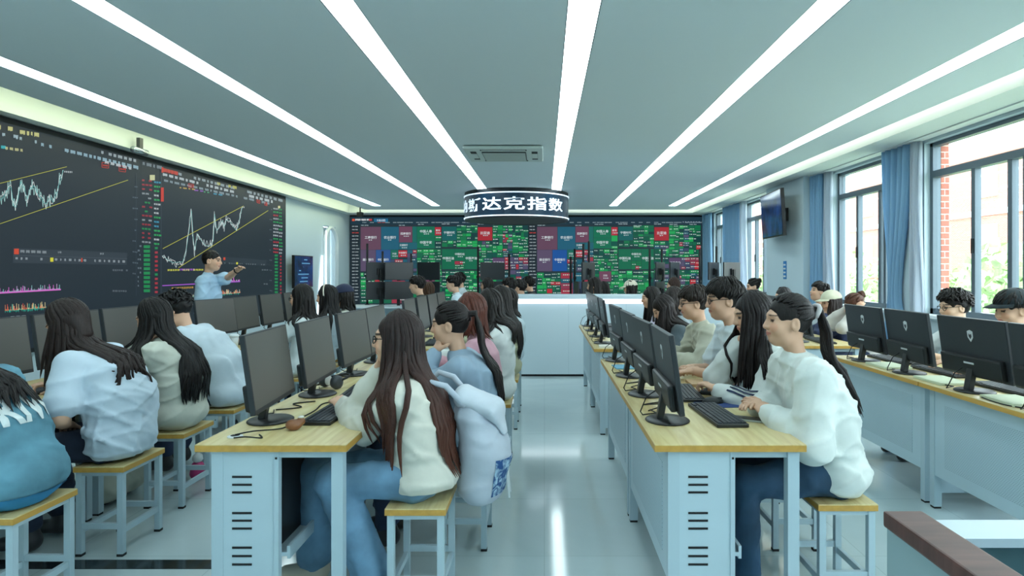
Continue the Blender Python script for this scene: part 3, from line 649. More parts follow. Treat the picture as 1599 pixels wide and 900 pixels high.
def make_pc():
    e = empty('computer_tower')
    MB().box(-.09, .09, 0, .40, 0, .36, bev=.004).build('case', 'black_plastic', e); MB().box(-.09, .09, -.012, 0, .005, .355, bev=.003).build('front_panel', 'grey_plastic', e)
    for z in (.03, .33): MB().box(.068, .08, -.0145, -.0118, z - .005, z + .005).build('button', 'silver', e)
    MB().box(.05, .056, -.0145, -.0118, .12, .24).build('trim_line', 'silver', e)
    return e
class Pool:
    def __init__(s, mk): s.p = mk(); index_kids(s.p); s.used = False
    def put(s, loc, rz, label, cat, group):
        o = s.p if not s.used else dup(s.p); s.used = True
        o.location = loc; o.rotation_euler = (0, 0, rz); tag(o, label, cat, group); return o
DESK, MON, KEY, MOU, STO, PC = Pool(make_desk), Pool(make_monitor), Pool(make_keyboard), Pool(make_mouse), Pool(make_stool), Pool(make_pc)
CY = {'L': (2.49, 3.70, 5.53, 6.74), 'ML': (2.49, 3.70, 5.53, 6.74), 'MR': (2.49, 3.70, 5.53, 6.74), 'R': (2.70, 3.91, 5.76, 6.97)}
yaw = {('ML', 0): 5, ('ML', 1): 3, ('ML', 2): -2, ('L', 4): -9, ('L', 5): 2, ('R', 1): 2, ('R', 2): -3, ('MR', 3): 2}
mshift = {('MR', 3): .1, ('ML', 2): .07, ('ML', 3): .04}
for r, (x0, _) in ROWS.items():
    for d, y0 in enumerate(CY[r]):
        DESK.put((x0, y0, 0), 0, 'wood-topped steel computer desk, %s from the camera in the %s' % (ORD[d], RN[r]), 'desk', 'computer desks in rows')
        PC.put((x0 + .20, y0 + .06, .31), 0, 'black computer tower inside the %s desk of the %s' % (ORD[d], RN[r]), 'computer', 'computer towers in the desks')
        for k in range(2):
            i = d * 2 + k; y = y0 + .40 + .6 * k + mshift.get((r, i), 0) - ((.09 if k == 0 else .12) if r == 'R' else 0)
            MON.put((x0 + .125, y, DH), math.radians(yaw.get((r, i), random.uniform(-2, 2))), 'black flat monitor, %s from the camera in the %s' % (ORD[i], RN[r]), 'monitor', 'computer monitors on the desks')
            ky = y + .02; kx = x0 + .335 + random.uniform(-.015, .015); ka = random.uniform(-.06, .06)
            if (r, i) == ('ML', 0): kx, ky, ka = -1.0, 3.02, -.02
            if (r, i) == ('MR', 0): kx, ky, ka = .80, 2.98, .06
            KEY.put((kx, ky, DH), ka, 'black keyboard before the %s monitor of the %s' % (ORD[i], RN[r]), 'keyboard', 'keyboards on the desks')
            mx_, my = (kx + .015, ky + .28) if k == 0 else (kx + .125, ky)
            if (r, i) == ('MR', 0): mx_, my = .86, 3.27
            if (r, i) == ('ML', 0): mx_, my = -.93, 3.31
            MOU.put((mx_, my, DH), PI + random.uniform(-.2, .2), 'black mouse beside the keyboard of the %s monitor, %s' % (ORD[i], RN[r]), 'mouse', 'computer mice on the desks')

# ------------------------------------------------------------------ counter and trader stations at the back
ct = empty('reception_counter', (.9, 8.6, 0)); tag(ct, 'long white reception counter with a glowing top edge at the end of the aisle', 'counter')
mat('counter_white', 'CFE0E8', .28); emis('counter_light', 'F0F8FF', 1.6, 'FFFFFF')
MB().box(-1.35, 1.75, 0, .5, .03, .98).build('body', 'counter_white', ct); MB().box(-1.35, 1.75, .03, .5, 0, .03).build('plinth', 'dark_gap', ct)
MB().prism([(-1.35, 0), (-1.22, 0), (-1.35, .42)], -.004, .012, 'y').build('corner_light', 'counter_light', ct)
MB().box(-1.55, 1.95, -.06, .52, 1.045, 1.09, bev=.006).build('counter_top', 'counter_white', ct)
MB().box(-1.53, 1.93, -.045, .5, .985, 1.045).build('light_edge', 'counter_light', ct)
for k in range(3): MB().box(-1.35 + .775 * (k + 1) - .002, -1.35 + .775 * (k + 1) + .002, -.0015, .001, .04, .975).build('panel_joint', 'frame_steel', ct)
mat('screen_dark', '23282B', .3)
def station(x, y, label, mons, poles, w=1.3):
    e = empty('trader_desk', (x, y, 0)); tag(e, label, 'desk', 'trader desks before the far screen')
    MB().box(-w / 2, w / 2, -.35, .43, .72, .75, bev=.004).build('desk_top', 'white_gloss', e); MB().box(-w / 2, w / 2, .3, .33, .1, .72).build('back_panel', 'panel_steel', e)
    for a in (-1, 1): MB().box(a * (w / 2 - .04) - .02, a * (w / 2 - .04) + .02, -.33, .33, 0, .72).build('leg', 'frame_steel', e)
    for i, (dx, ang, lv, hz) in enumerate(mons):
        m = empty('arm_monitor', (x + dx, y + .02, .75)); m.rotation_euler = (0, 0, math.radians(ang))
        tag(m, 'dark arm-mounted monitor on the %s, %s of its group' % (label.split(' with ')[0], ORD[i]), 'monitor', 'arm monitors at the trader desks')
        z0 = .12 + lv * .37
        MB().box(-.27, .27, -.02, .01, z0, z0 + .34, bev=.004).build('housing', 'monitor_back', m); MB().box(-.26, .26, .010, .0115, z0 + .012, z0 + .328).build('screen', 'screen_dark', m); MB().box(-.06, .06, -.05, -.02, z0 + .1, z0 + .22).build('rear_mount', 'black_plastic', m)
        MB().box(-.03, .03, -.075, -.05, 0 if lv == 0 else .475, z0 + .2).build('support_post', 'rubber', m)
    for i, (dx, h) in enumerate(poles):
        p = empty('monitor_pole', (x + dx, y + .35, .75)); tag(p, 'black monitor pole on the %s, %s from the left' % (label.split(' with ')[0], ORD[i]), 'pole', 'monitor poles at the trader desks')
        MB().tube([(0, 0, 0), (0, 0, h)], .022, 8).build('post', 'rubber', p, True); MB().lathe([(.045, 0), (.045, .012), (.03, .02)], n=14).build('base', 'rubber', p); MB().box(-.03, .03, -.05, -.02, h * .45, h * .45 + .05).build('arm', 'rubber', p)
station(-2.95, 12.2, 'far left trader desk with stacked monitors', [(-.2, 42, 0, 0), (-.2, 42, 1, 0), (.18, 205, 0, 0), (.18, 205, 1, 0), (.74, 150, 0, 0), (.74, 150, 1, 0)], [(-.52, 1.2), (-.22, 1.05), (.34, 1.0)], 1.6)
station(-1.1, 12.4, 'trader desk below the ring sign with one raised monitor', [(.1, 215, 0, 0), (.1, 215, 1, 0)], [(-.22, 1.15), (.4, 1.0)], 1.2)
station(.72, 12.3, 'middle trader desk with a cluster of poles', [(-.1, 95, 0, 0), (.12, 60, 0, 0), (.12, 60, 1, 0)], [(-.2, .95), (-.12, 1.1), (.05, 1.2), (.16, 1.25)], 1.2)
station(2.3, 12.3, 'trader desk behind the cream cap with paired monitors', [(-.08, 62, 0, 0), (-.08, 62, 1, 0), (.2, 60, 0, 0), (.2, 60, 1, 0)], [(-.22, 1.1), (.02, 1.1)], 1.1)
station(3.35, 12.3, 'far right trader desk with spread monitors', [(-.1, 55, 1, 0), (.25, 40, 1, 0)], [(-.28, 1.1), (.05, 1.15)], 1.0)
# near lectern desk at the lower right corner
lc = empty('lectern_desk', (1.35, 1.25, 0)); tag(lc, 'pale grey lectern with dark brown sloping trim at the lower right corner', 'lectern')
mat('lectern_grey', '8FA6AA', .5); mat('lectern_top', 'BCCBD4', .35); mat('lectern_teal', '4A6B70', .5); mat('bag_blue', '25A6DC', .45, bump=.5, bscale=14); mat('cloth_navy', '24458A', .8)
# ------------------------------------------------------------------ figures: signed-distance volumes turned into meshes (surface nets)
A3 = lambda *p: np.array(p, dtype=np.float64)
def unit(v): return v / (np.linalg.norm(v) + 1e-12)
def rotm(yaw, pitch, roll):      # head frame: forward +y, up +z; pitch > 0 looks down, yaw > 0 turns left
    R = Matrix.Rotation(yaw, 3, 'Z') @ Matrix.Rotation(-pitch, 3, 'X') @ Matrix.Rotation(roll, 3, 'Y')
    return np.array(R)
class Vol:
    def __init__(s, lo, hi, h):
        s.h = h; s.lo = np.array(lo, dtype=np.float64); n = np.maximum(4, np.ceil((np.array(hi) - s.lo) / h).astype(int) + 1)
        s.ax = [(s.lo[i] + h * np.arange(n[i])).astype(np.float32) for i in range(3)]; s.v = np.full(n, .12, dtype=np.float32)
    def sub(s, lo, hi):
        sl = []
        for i in range(3):
            a = int(max(0, math.floor((lo[i] - s.lo[i]) / s.h))); b = int(min(len(s.ax[i]), math.ceil((hi[i] - s.lo[i]) / s.h) + 1))
            if b <= a: return None
            sl.append(slice(a, b))
        return tuple(sl), s.ax[0][sl[0]][:, None, None], s.ax[1][sl[1]][None, :, None], s.ax[2][sl[2]][None, None, :]
    def put(s, sl, d, k, op):
        a = s.v[sl]
        if op == 'u':
            if k > 0: t = np.maximum(k - np.abs(a - d), 0) / k; s.v[sl] = np.minimum(a, d) - t * t * k * .25
            else: s.v[sl] = np.minimum(a, d)
        else:
            d = -d
            if k > 0: t = np.maximum(k - np.abs(a - d), 0) / k; s.v[sl] = np.maximum(a, d) + t * t * k * .25
            else: s.v[sl] = np.maximum(a, d)
    def cap(s, a, b, ra, rb=None, k=.03, op='u', lat=None, ls=1.):
        a = np.array(a, float); b = np.array(b, float); rb = ra if rb is None else rb; m = max(ra, rb) * max(ls, 1) + k + 2.5 * s.h
        q = s.sub(np.minimum(a, b) - m, np.maximum(a, b) + m)
        if q is None: return
        sl, X, Y, Z = q; px_, py_, pz_ = X - a[0], Y - a[1], Z - a[2]; d = b - a
        if lat is not None:
            L = unit(np.array(lat, float)); f = (px_ * L[0] + py_ * L[1] + pz_ * L[2]) * (1 - 1 / ls)
            dl = d.dot(L); d = d - L * dl * (1 - 1 / ls); px_, py_, pz_ = px_ - f * L[0], py_ - f * L[1], pz_ - f * L[2]
        dd = d.dot(d) + 1e-12; t = np.clip((px_ * d[0] + py_ * d[1] + pz_ * d[2]) / dd, 0, 1)
        e = np.sqrt((px_ - t * d[0]) ** 2 + (py_ - t * d[1]) ** 2 + (pz_ - t * d[2]) ** 2) - (ra + (rb - ra) * t)
        s.put(sl, e.astype(np.float32), k, op)
    def chain(s, pts, rs, k=.03, lat=None, ls=1.):
        for i in range(len(pts) - 1):
            l = ls if not isinstance(ls, (list, tuple)) else (ls[i] + ls[i + 1]) / 2
            s.cap(pts[i], pts[i + 1], rs[i], rs[i + 1], k, 'u', lat, l)
    def ell(s, c, r, R=None, k=.02, op='u', o=None):
        c = np.array(c, float); r = np.array(r, float)
        if R is not None and o is not None: c = o + R @ c
        m = r.max() + k + 2.5 * s.h; q = s.sub(c - m, c + m)
        if q is None: return
        sl, X, Y, Z = q; x, y, z = X - c[0], Y - c[1], Z - c[2]
        if R is not None: x, y, z = (R[0, 0] * x + R[1, 0] * y + R[2, 0] * z, R[0, 1] * x + R[1, 1] * y + R[2, 1] * z, R[0, 2] * x + R[1, 2] * y + R[2, 2] * z)
        k0 = np.sqrt((x / r[0]) ** 2 + (y / r[1]) ** 2 + (z / r[2]) ** 2); k1 = np.sqrt((x / r[0] ** 2) ** 2 + (y / r[1] ** 2) ** 2 + (z / r[2] ** 2) ** 2) + 1e-6
        s.put(sl, (k0 * (k0 - 1) / k1).astype(np.float32), k, op)
    def below(s, z, k=0.):           # cut everything under z
        s.v = np.maximum(s.v, (z - s.ax[2])[None, None, :] + 0 * s.v)
    def folds(s, amp, freq, rg, n=5, stretch=(1, 1, 1), ridge=False):
        X, Y, Z = s.ax[0][:, None, None], s.ax[1][None, :, None], s.ax[2][None, None, :]; acc = np.zeros_like(s.v); st = np.array(stretch)
        for i in range(n):
            w = rg.normal(size=3) * st; w = w / np.linalg.norm(w) * freq * rg.uniform(.6, 1.5); w2 = rg.normal(size=3) * freq * .3 * st / st.max()
            q = np.sin(X * w[0] + Y * w[1] + Z * w[2] + rg.uniform(0, 6) + 1.5 * np.sin(X * w2[0] + Y * w2[1] + Z * w2[2] + rg.uniform(0, 6)))
            if ridge:
                w3 = rg.normal(size=3) * freq * .22; m = np.clip(np.sin(X * w3[0] + Y * w3[1] + Z * w3[2] + rg.uniform(0, 6)), 0, 1)
                q = -np.exp(-(q - 1) ** 2 * 3.5) * m * 2.2
            acc += q
        s.v += (amp * acc / math.sqrt(n)).astype(np.float32)
    def crease(s, amp, rg, n=7):      # long sharp cloth folds in a few directions
        X, Y, Z = s.ax[0][:, None, None], s.ax[1][None, :, None], s.ax[2][None, None, :]; acc = np.zeros_like(s.v)
        for i in range(n):
            w = unit(rg.normal(size=3) * np.array([.8, .8, 1.2])) * rg.uniform(34, 62); w2 = rg.normal(size=3) * 7; w3 = unit(rg.normal(size=3)) * rg.uniform(6, 11)
            q = np.abs(np.sin((X * w[0] + Y * w[1] + Z * w[2]) * .5 + rg.uniform(0, 6) + .8 * np.sin(X * w2[0] + Y * w2[1] + Z * w2[2])))
            m = np.clip(np.sin(X * w3[0] + Y * w3[1] + Z * w3[2] + rg.uniform(0, 6)) * 1.5 - .2, 0, 1); acc += (np.maximum(1 - q * 1.6, 0) ** 1.4) * m
        s.v -= (amp * (acc - .15)).astype(np.float32)
    def sample(s, P):
        q = (P - s.lo) / s.h; n = np.array(s.v.shape); i = np.clip(np.floor(q).astype(int), 1, n - 3); f = np.clip(q - i, 0, 1); out = 0
        for a in (0, 1):
            for b in (0, 1):
                for c in (0, 1): out = out + s.v[i[..., 0] + a, i[..., 1] + b, i[..., 2] + c] * (f[..., 0] if a else 1 - f[..., 0]) * (f[..., 1] if b else 1 - f[..., 1]) * (f[..., 2] if c else 1 - f[..., 2])
        inside = ((q > 1) & (q < n - 2)).all(-1); return np.where(inside, out, .12)
    def mesh(s):
        v = s.v; v[0], v[-1], v[:, 0], v[:, -1], v[:, :, 0], v[:, :, -1] = .1, .1, .1, .1, .1, .1
        S = v < 0; n = [d - 1 for d in v.shape]
        def cs(A, c): return A[c[0]:n[0] + c[0], c[1]:n[1] + c[1], c[2]:n[2] + c[2]]
        C = [(i, j, k) for i in (0, 1) for j in (0, 1) for k in (0, 1)]
        cnt = sum(cs(S, c).astype(np.int8) for c in C); act = (cnt > 0) & (cnt < 8)
        if not act.any(): return np.zeros((0, 3)), np.zeros((0, 4), int)
        I = np.argwhere(act); idx = -np.ones(act.shape, dtype=np.int64); idx[act] = np.arange(len(I))
        acc = np.zeros((len(I), 3)); num = np.zeros(len(I)); val = {c: v[I[:, 0] + c[0], I[:, 1] + c[1], I[:, 2] + c[2]] for c in C}
        for c in C:
            for a in range(3):
                if c[a] == 0:
                    e = tuple(1 if i == a else c[i] for i in range(3)); va, vb = val[c], val[e]; m = (va < 0) != (vb < 0)
                    t = va[m] / (va[m] - vb[m]); p = np.tile(np.array(c, float), (m.sum(), 1)); p[:, a] = t; acc[m] += p; num[m] += 1
        V = s.lo + (I + acc / num[:, None]) * s.h
        Q = []
        for a in range(3):
            b, c = (a + 1) % 3, (a + 2) % 3
            s0 = [slice(0, d) for d in v.shape]; s1 = list(s0); s0[a] = slice(0, v.shape[a] - 1); s1[a] = slice(1, v.shape[a]); A, B = S[tuple(s0)], S[tuple(s1)]
            E = np.argwhere(A != B); ok = (E[:, b] > 0) & (E[:, c] > 0) & (E[:, b] < v.shape[b] - 1) & (E[:, c] < v.shape[c] - 1); E = E[ok]
            if not len(E): continue
            ins = A[E[:, 0], E[:, 1], E[:, 2]]
            def cell(db, dc): G = E.copy(); G[:, b] -= db; G[:, c] -= dc; return idx[G[:, 0], G[:, 1], G[:, 2]]
            q = np.stack([cell(1, 1), cell(0, 1), cell(0, 0), cell(1, 0)], 1); q[~ins] = q[~ins][:, ::-1]; Q.append(q)
        return V, np.concatenate(Q)
def vq_mesh(name, V, Q, col=None):
    me = bpy.data.meshes.new(name); me.vertices.add(len(V)); me.vertices.foreach_set('co', V.astype(np.float32).ravel())
    me.loops.add(len(Q) * 4); me.loops.foreach_set('vertex_index', Q.ravel().astype(np.int32)); me.polygons.add(len(Q))
    me.polygons.foreach_set('loop_start', np.arange(0, len(Q) * 4, 4, dtype=np.int32))
    me.update(calc_edges=True); me.polygons.foreach_set('use_smooth', np.ones(len(Q), bool))
    if col is not None:
        ca = me.color_attributes.new('Col', 'FLOAT_COLOR', 'POINT'); ca.data.foreach_set('color', np.concatenate([col, np.ones((len(col), 1))], 1).astype(np.float32).ravel())
    me.validate(); return me
def merge(parts):
    Vs, Qs, n = [], [], 0
    for V, Q in parts: Vs.append(V); Qs.append(Q + n); n += len(V)
    return np.concatenate(Vs), np.concatenate(Qs)
def cloth(col, rough=.85, var=.06):
    n = 'cloth_' + col; return MATS.get(n) or mat(n, col, rough, bump=.12, bscale=9, var=var, vscale=10, sheen=.1)
def denim(col):
    n = 'denim_' + col; return MATS.get(n) or mat(n, col, .85, bump=.15, bscale=14, var=.38, vscale=5)
def hair_mat(c1, c2=None):
    n = 'hair_' + c1 + (c2 or '')
    if n in MATS: return MATS[n]
    m, t, b = nt(n); tc = t.nodes.new('ShaderNodeTexCoord'); mp = t.nodes.new('ShaderNodeMapping'); mp.inputs['Scale'].default_value = (1, 1, .06); L = t.links.new
    nz = t.nodes.new('ShaderNodeTexNoise'); nz.inputs['Scale'].default_value = 220; nz.inputs['Detail'].default_value = 4; r = t.nodes.new('ShaderNodeValToRGB')
    r.color_ramp.elements[0].position = .35; r.color_ramp.elements[1].position = .68; r.color_ramp.elements[0].color = tuple(x * .55 for x in lin(c1)) + (1,); r.color_ramp.elements[1].color = tuple(x * 1.35 for x in lin(c1)) + (1,)
    L(tc.outputs['Object'], mp.inputs[0]); L(mp.outputs[0], nz.inputs['Vector']); L(nz.outputs[0], r.inputs[0]); src = r.outputs[0]
    if c2:                           # dyed ends: a second colour towards the tips
        sp = t.nodes.new('ShaderNodeSeparateXYZ'); mr = t.nodes.new('ShaderNodeMapRange'); mx = t.nodes.new('ShaderNodeMix'); mx.data_type = 'RGBA'; mx.blend_type = 'ADD'
        L(tc.outputs['Object'], sp.inputs[0]); L(sp.outputs['Z'], mr.inputs[0]); mr.inputs[1].default_value = 1.1; mr.inputs[2].default_value = .65; L(mr.outputs[0], mx.inputs[0]); L(src, mx.inputs[6]); mx.inputs[7].default_value = lin(c2) + (1,); src = mx.outputs[2]
    L(src, b.inputs['Base Color']); b.inputs['Roughness'].default_value = .45; b.inputs['Specular IOR Level'].default_value = .3
    bp = t.nodes.new('ShaderNodeBump'); bp.inputs['Strength'].default_value = .5; bp.inputs['Distance'].default_value = .004; L(nz.outputs[0], bp.inputs['Height']); L(bp.outputs[0], b.inputs['Normal'])
    MATS[n] = m; return m
def ik(a, b, l1, l2, pole):
    d = b - a; D = np.linalg.norm(d)
    if D > (l1 + l2) * .995: l1, l2 = l1 * D / (l1 + l2) * 1.005, l2 * D / (l1 + l2) * 1.005
    u = d / D; x = (l1 * l1 - l2 * l2 + D * D) / (2 * D); h = math.sqrt(max(1e-6, l1 * l1 - x * x)); p = pole - u * pole.dot(u)
    return a + u * x + unit(p) * h
def add_hand(vol_parts, wrist, d, nrm, side, curl, h, sc=1.):
    d = unit(d); nrm = unit(nrm - d * nrm.dot(d)); lat = np.cross(d, nrm) * side      # lat points to the thumb side
    c = wrist + d * .09 * sc; V = Vol(c - .13 * sc, c + .13 * sc, h)
    V.cap(wrist - d * .03, wrist + d * .02, .024 * sc, .022 * sc, .01, lat=lat, ls=1.25)
    V.cap(wrist + d * .02, wrist + d * .082 * sc, .0135 * sc, .012 * sc, .012, lat=lat, ls=2.7)
    for i, (o, l) in enumerate(((.029, .068), (.0095, .078), (-.010, .072), (-.028, .056))):
        p = wrist + d * (.08 - .004 * abs(i - 1)) * sc + lat * o * sc; a = .12 + curl * .35
        for q, f in enumerate((.45, .32, .25)):
            dd = d * math.cos(a) - nrm * math.sin(a); p2 = p + dd * l * f * sc; V.cap(p, p2, (.0088 - .0008 * q) * sc, (.0082 - .0008 * q) * sc, .004); p = p2; a += curl * .95
    p = wrist + d * .022 * sc + lat * .024 * sc - nrm * .004; dd = unit(d * .62 + lat * .7 - nrm * (.25 + curl * .3)); p2 = p + dd * .042 * sc; V.cap(p, p2, .0125 * sc, .0098 * sc, .008)
    V.cap(p2, p2 + unit(d * .9 + lat * .15 - nrm * (.2 + curl * .4)) * .034 * sc, .0095 * sc, .0078 * sc, .004)
    vol_parts.append(V.mesh())
HANDS = {}
def person(label, head, seat=None, rz=PI / 2, yaw=0, pitch=.12, roll=0, hair='short', hc='17120F', hc2=None, hl=.35, skin='D8AC90', top='D8DEE0', topk='shirt', sleeve='long', hem=.43, ease=.02,
           low='2A3A55', lowk='jeans', shoe='2A2C30', L='type', R='type', stand=False, det=1, glasses=False, cap=None, band=None, knees=None, feet=None, hood=False, sw=.15, female=True, seed=0, group='students in the classroom', name='person', bow=.03, torso=1., headscale=1., fringe=False):
    rg = np.random.RandomState(seed + 3); sx, sy, sz = seat
    e = empty(name, (sx, sy, 0), rz); tag(e, label, 'person', group)
    cz, sn = math.cos(rz), math.sin(rz)
    def loc(w): dx, dy = w[0] - sx, w[1] - sy; return A3(dx * cz + dy * sn, -dx * sn + dy * cz, w[2])
    Hc = loc(head); hF = (.0052, .0085, .011)[det]; hB = (.012, .016, .022)[det]; hH = (.0055, .0075, .010)[det]
    P0 = A3(0, 0, sz + (.106 if not stand else 0)); hem = hem if stand else max(hem, sz + .003); Rh = rotm(yaw, pitch, roll); Rn = rotm(yaw * .4, pitch * .55, roll * .5)
    N = Hc + Rn @ A3(0, -.042, -.175); ax = unit(N - P0); X = A3(1, 0, 0)
    mid = P0 + (N - P0) * .45 + A3(0, -bow, 0); chest = P0 + (N - P0) * .74 + A3(0, -bow * .9, 0)
    up = unit(N - chest); S = {s: N + A3(s * sw, .012, 0) - up * .058 for s in (-1, 1)}
    tg = {'type': lambda s: A3(s * .15, .41, .812), 'desk': lambda s: A3(s * .05, .37, .80), 'fold': lambda s: A3(-s * .03, .33, .80), 'chin': lambda s: Hc + Rh @ A3(s * .035, .085, -.135), 'head': lambda s: Hc + Rh @ A3(s * .105, .035, -.03), 'lap': lambda s: A3(s * .07, .24, .64), 'down': lambda s: S[s] + A3(s * .05, .06, -.52)}
    arms = {}
    for s, m in ((-1, L), (1, R)):
        w = tg[m](s) if isinstance(m, str) else loc(m); pole = A3(s * .75, -.35, -.8)
        if m in ('chin', 'head'): pole = A3(s * .35, .6, -1)
        arms[s] = (S[s], ik(S[s], w, .275, .245, pole), w)
    hips = {s: P0 + A3(s * .085, .02, -.012) for s in (-1, 1)}
    if stand: kn = {s: P0 + A3(s * .09, .02, -.44) for s in (-1, 1)}; an = {s: P0 + A3(s * .1, -.01, -.86) for s in (-1, 1)}
    else:
        kn = {s: A3(s * .10, .42, sz + .065) for s in (-1, 1)}; an = {s: A3(s * .11, .40, .10) for s in (-1, 1)}
        if knees: kn = {s: A3(*knees[(s + 1) // 2]) for s in (-1, 1)}
        if feet: an = {s: A3(*feet[(s + 1) // 2]) for s in (-1, 1)}
    # body: torso, limbs, head and hands in one mesh
    pts = [P0, mid, chest, N, hips[-1], kn[-1], an[-1], kn[1], an[1]] + [p for s in (-1, 1) for p in arms[s]]
    lo = np.min(pts, 0) - .22; hi = np.max(pts, 0) + .22
    V = Vol(lo, hi, hB); tr = torso
    V.chain([P0, mid, chest], [.085 * tr, .072 * tr, .078 * tr], .05, X, [1.5, 1.35, 1.4]); V.cap(chest, N - up * .03, .070 * tr, .048, .05, lat=X, ls=1.5)
    V.cap(N - up * .06, N + (Hc - N) * .45, .045, .040, .03)
    for s in (-1, 1):
        a, b, c = arms[s]; V.cap(chest + up * .05, a, .048, .036, .04); V.chain([a, b], [.040, .034], .02); V.chain([b, b + (c - b) * .3, c], [.036, .038, .026], .012)
        V.chain([hips[s], kn[s]], [.078, .052], .03); V.chain([kn[s], kn[s] + (an[s] - kn[s]) * .35 + A3(0, -.015, 0), an[s]], [.044, .042, .032], .02)
    parts = [V.mesh()]; nb = len(parts[0][0])
    hs = headscale * (.955 if female else 1.0); V = Vol(Hc - .16 * hs, Hc + .155 * hs, hF)
    E = lambda c, r, k=.02, op='u': V.ell(np.array(c) * hs, np.array(r) * hs, Rh, k * hs, op, Hc)
    C = lambda a, b, ra, rb, k=.02: V.cap(Hc + Rh @ (np.array(a) * hs), Hc + Rh @ (np.array(b) * hs), ra * hs, rb * hs, k * hs)
    E((0, -.008, .025), (.073, .094, .094)); E((0, .025, -.035), (.055 if female else .06, .062, .07), .035); C((0, .055, -.088), (0, .068, -.082), .022, .018, .03); C((-.03, .02, -.075), (.03, .02, -.075), .03, .03, .03)
    E((0, .078, .028), (.05, .016, .014), .02); C((0, .088, .018), (0, .104, -.022), .0075, .0125, .012); C((-.009, .096, -.026), (.009, .096, -.026), .008, .008, .008)
    E((0, .088, -.048), (.02, .011, .006), .008); E((0, .086, -.060), (.018, .011, .007), .008); E((.031, .094, .008), (.018, .012, .011), .012, 's'); E((-.031, .094, .008), (.018, .012, .011), .012, 's')
    E((.031, .077, .007), (.014, .010, .009), .004); E((-.031, .077, .007), (.014, .010, .009), .004); E((.04, .062, -.028), (.022, .022, .022), .03); E((-.04, .062, -.028), (.022, .022, .022), .03)
    for s in (-1, 1): E((s * .077, -.008, -.008), (.010, .021, .033), .008); E((s * .084, -.002, -.004), (.006, .010, .016), .006, 's')
    V.cap(Hc + Rh @ A3(0, -.018, -.05) * hs, N, .041 if female else .050, .046, .025)
    hm = V.mesh(); parts.append(hm)
    for s in (-1, 1):
        a, b, c = arms[s]; m = (L, R)[(s + 1) // 2]; d = unit(c - b); nr = A3(0, 0, 1); cu = .5
        if isinstance(m, str) and m in ('chin', 'head'): d = unit(unit(c - b) + A3(0, 0, .4)); nr = unit(A3(s * .8, .5, 0)) if m == 'head' else unit(A3(s * .5, .8, 0)); cu = .75
        if m == 'type': d = unit(A3(-s * .1, 1, -.12)); cu = .4
        if m == 'fold' or m == 'desk': cu = 1.0
        if not isinstance(m, str): cu = .3; nr = A3(0, .3, 1)
        add_hand(parts, c, d, nr, -s, cu, hH)
    BV, BQ = merge(parts); sk = np.array(lin(skin)) * rg.uniform(.94, 1.06); col = np.tile(sk, (len(BV), 1))
    q = (hm[0] - Hc) @ Rh / hs; cc = col[nb:nb + len(q)]; ax_ = np.abs(q[:, 0]); f = q[:, 1] > .04
    lip = f & (ax_ < .023) & (np.abs(q[:, 2] + .054) < .010 - .2 * ax_) ; cc[lip] = np.array(lin('BE7A6E'))
    chk = f & (np.hypot(ax_ - .042, q[:, 2] + .025) < .022); cc[chk] *= np.array([1.03, .92, .9])
    eye = f & (np.abs(ax_ - .031) < .015) & (np.abs(q[:, 2] - .007) < .0066); cc[eye] = np.array(lin('3A2A24'))
    brow = f & (np.abs(ax_ - .033) < .019) & (np.abs(q[:, 2] - .031) < .0042); cc[brow] = np.array(lin('3A2A22'))
    body = obj('body', vq_mesh('body', BV, BQ, col), 'skin', e)
    # upper garment
    lo2 = np.min([P0, mid, chest, N, arms[-1][0], arms[-1][1], arms[-1][2], arms[1][0], arms[1][1], arms[1][2]], 0) - .2; hi2 = np.max([P0, mid, chest, N] + [p for s in (-1, 1) for p in arms[s]], 0) + .18
    lo2[2] = min(lo2[2], hem - .05); hG = (.0088, .014, .021)[det]; V = Vol(lo2, hi2, hG); g = ease
    V.chain([P0, mid, chest], [.094 * tr + g * .7, .092 * tr + g * .8, .095 * tr + g * .6], .05, X, [1.45, 1.42, 1.45]); V.cap(chest, N - up * .075, .090 * tr + g * .5, .050, .03, lat=X, ls=1.6)
    if topk in ('jacket', 'coat', 'dress'): V.ell(P0 + A3(0, -.012, -.01), (.168 + g * .5, .132 + g * .5, .10), None, .04)
    else: V.ell(P0 + A3(0, -.008, .02), (.152 + g * .6, .122 + g * .6, .10), None, .05)
    if topk != 'tee': V.cap(N - up * .06 + A3(0, .008, 0), N + up * .004 + A3(0, .002, 0), .064, .060, .012)
    else: V.cap(N - up * .07, N - up * .02, .066, .060, .015)
    if hood: V.ell(N + A3(0, -.085, -.015), (.125, .065, .075), None, .03); V.ell(N + A3(0, -.02, .01), (.095, .09, .045), None, .03)
    for s in (-1, 1):
        a, b, c = arms[s]; V.cap(chest + up * .05, a, .06 + g * .3, .046 + g * .5, .045); V.cap(N - up * .045, a + A3(0, -.004, .006), .046, .044 + g * .35, .04)
        if sleeve == 'short': V.chain([a, a + (b - a) * .72], [.048 + g * .6, .054 + g * .8], .02)
        else:
            V.chain([a, b], [.047 + g * .7, .043 + g * .8], .03); V.chain([b, b + (c - b) * .5, b + (c - b) * .86], [.043 + g * .8, .042 + g * .7, .034 + g * .35], .02)
            V.cap(b + (c - b) * .84, b + (c - b) * .95, .034 + g * .2, .034 + g * .2, .008)
    V.folds(.0014, 20, rg, 4, (1, 1, .8)); V.crease(.0055 + g * .06, rg, 9); V.below(hem); GV = V
    TV, TQ = V.mesh(); tm = denim(top) if topk == 'denim' else cloth(top); to = obj({'jacket': 'jacket', 'coat': 'jacket', 'tee': 't_shirt', 'dress': 'dress', 'hoodie': 'hoodie', 'denim': 'denim_jacket'}.get(topk, 'shirt'), vq_mesh('top', TV, TQ), tm, e)
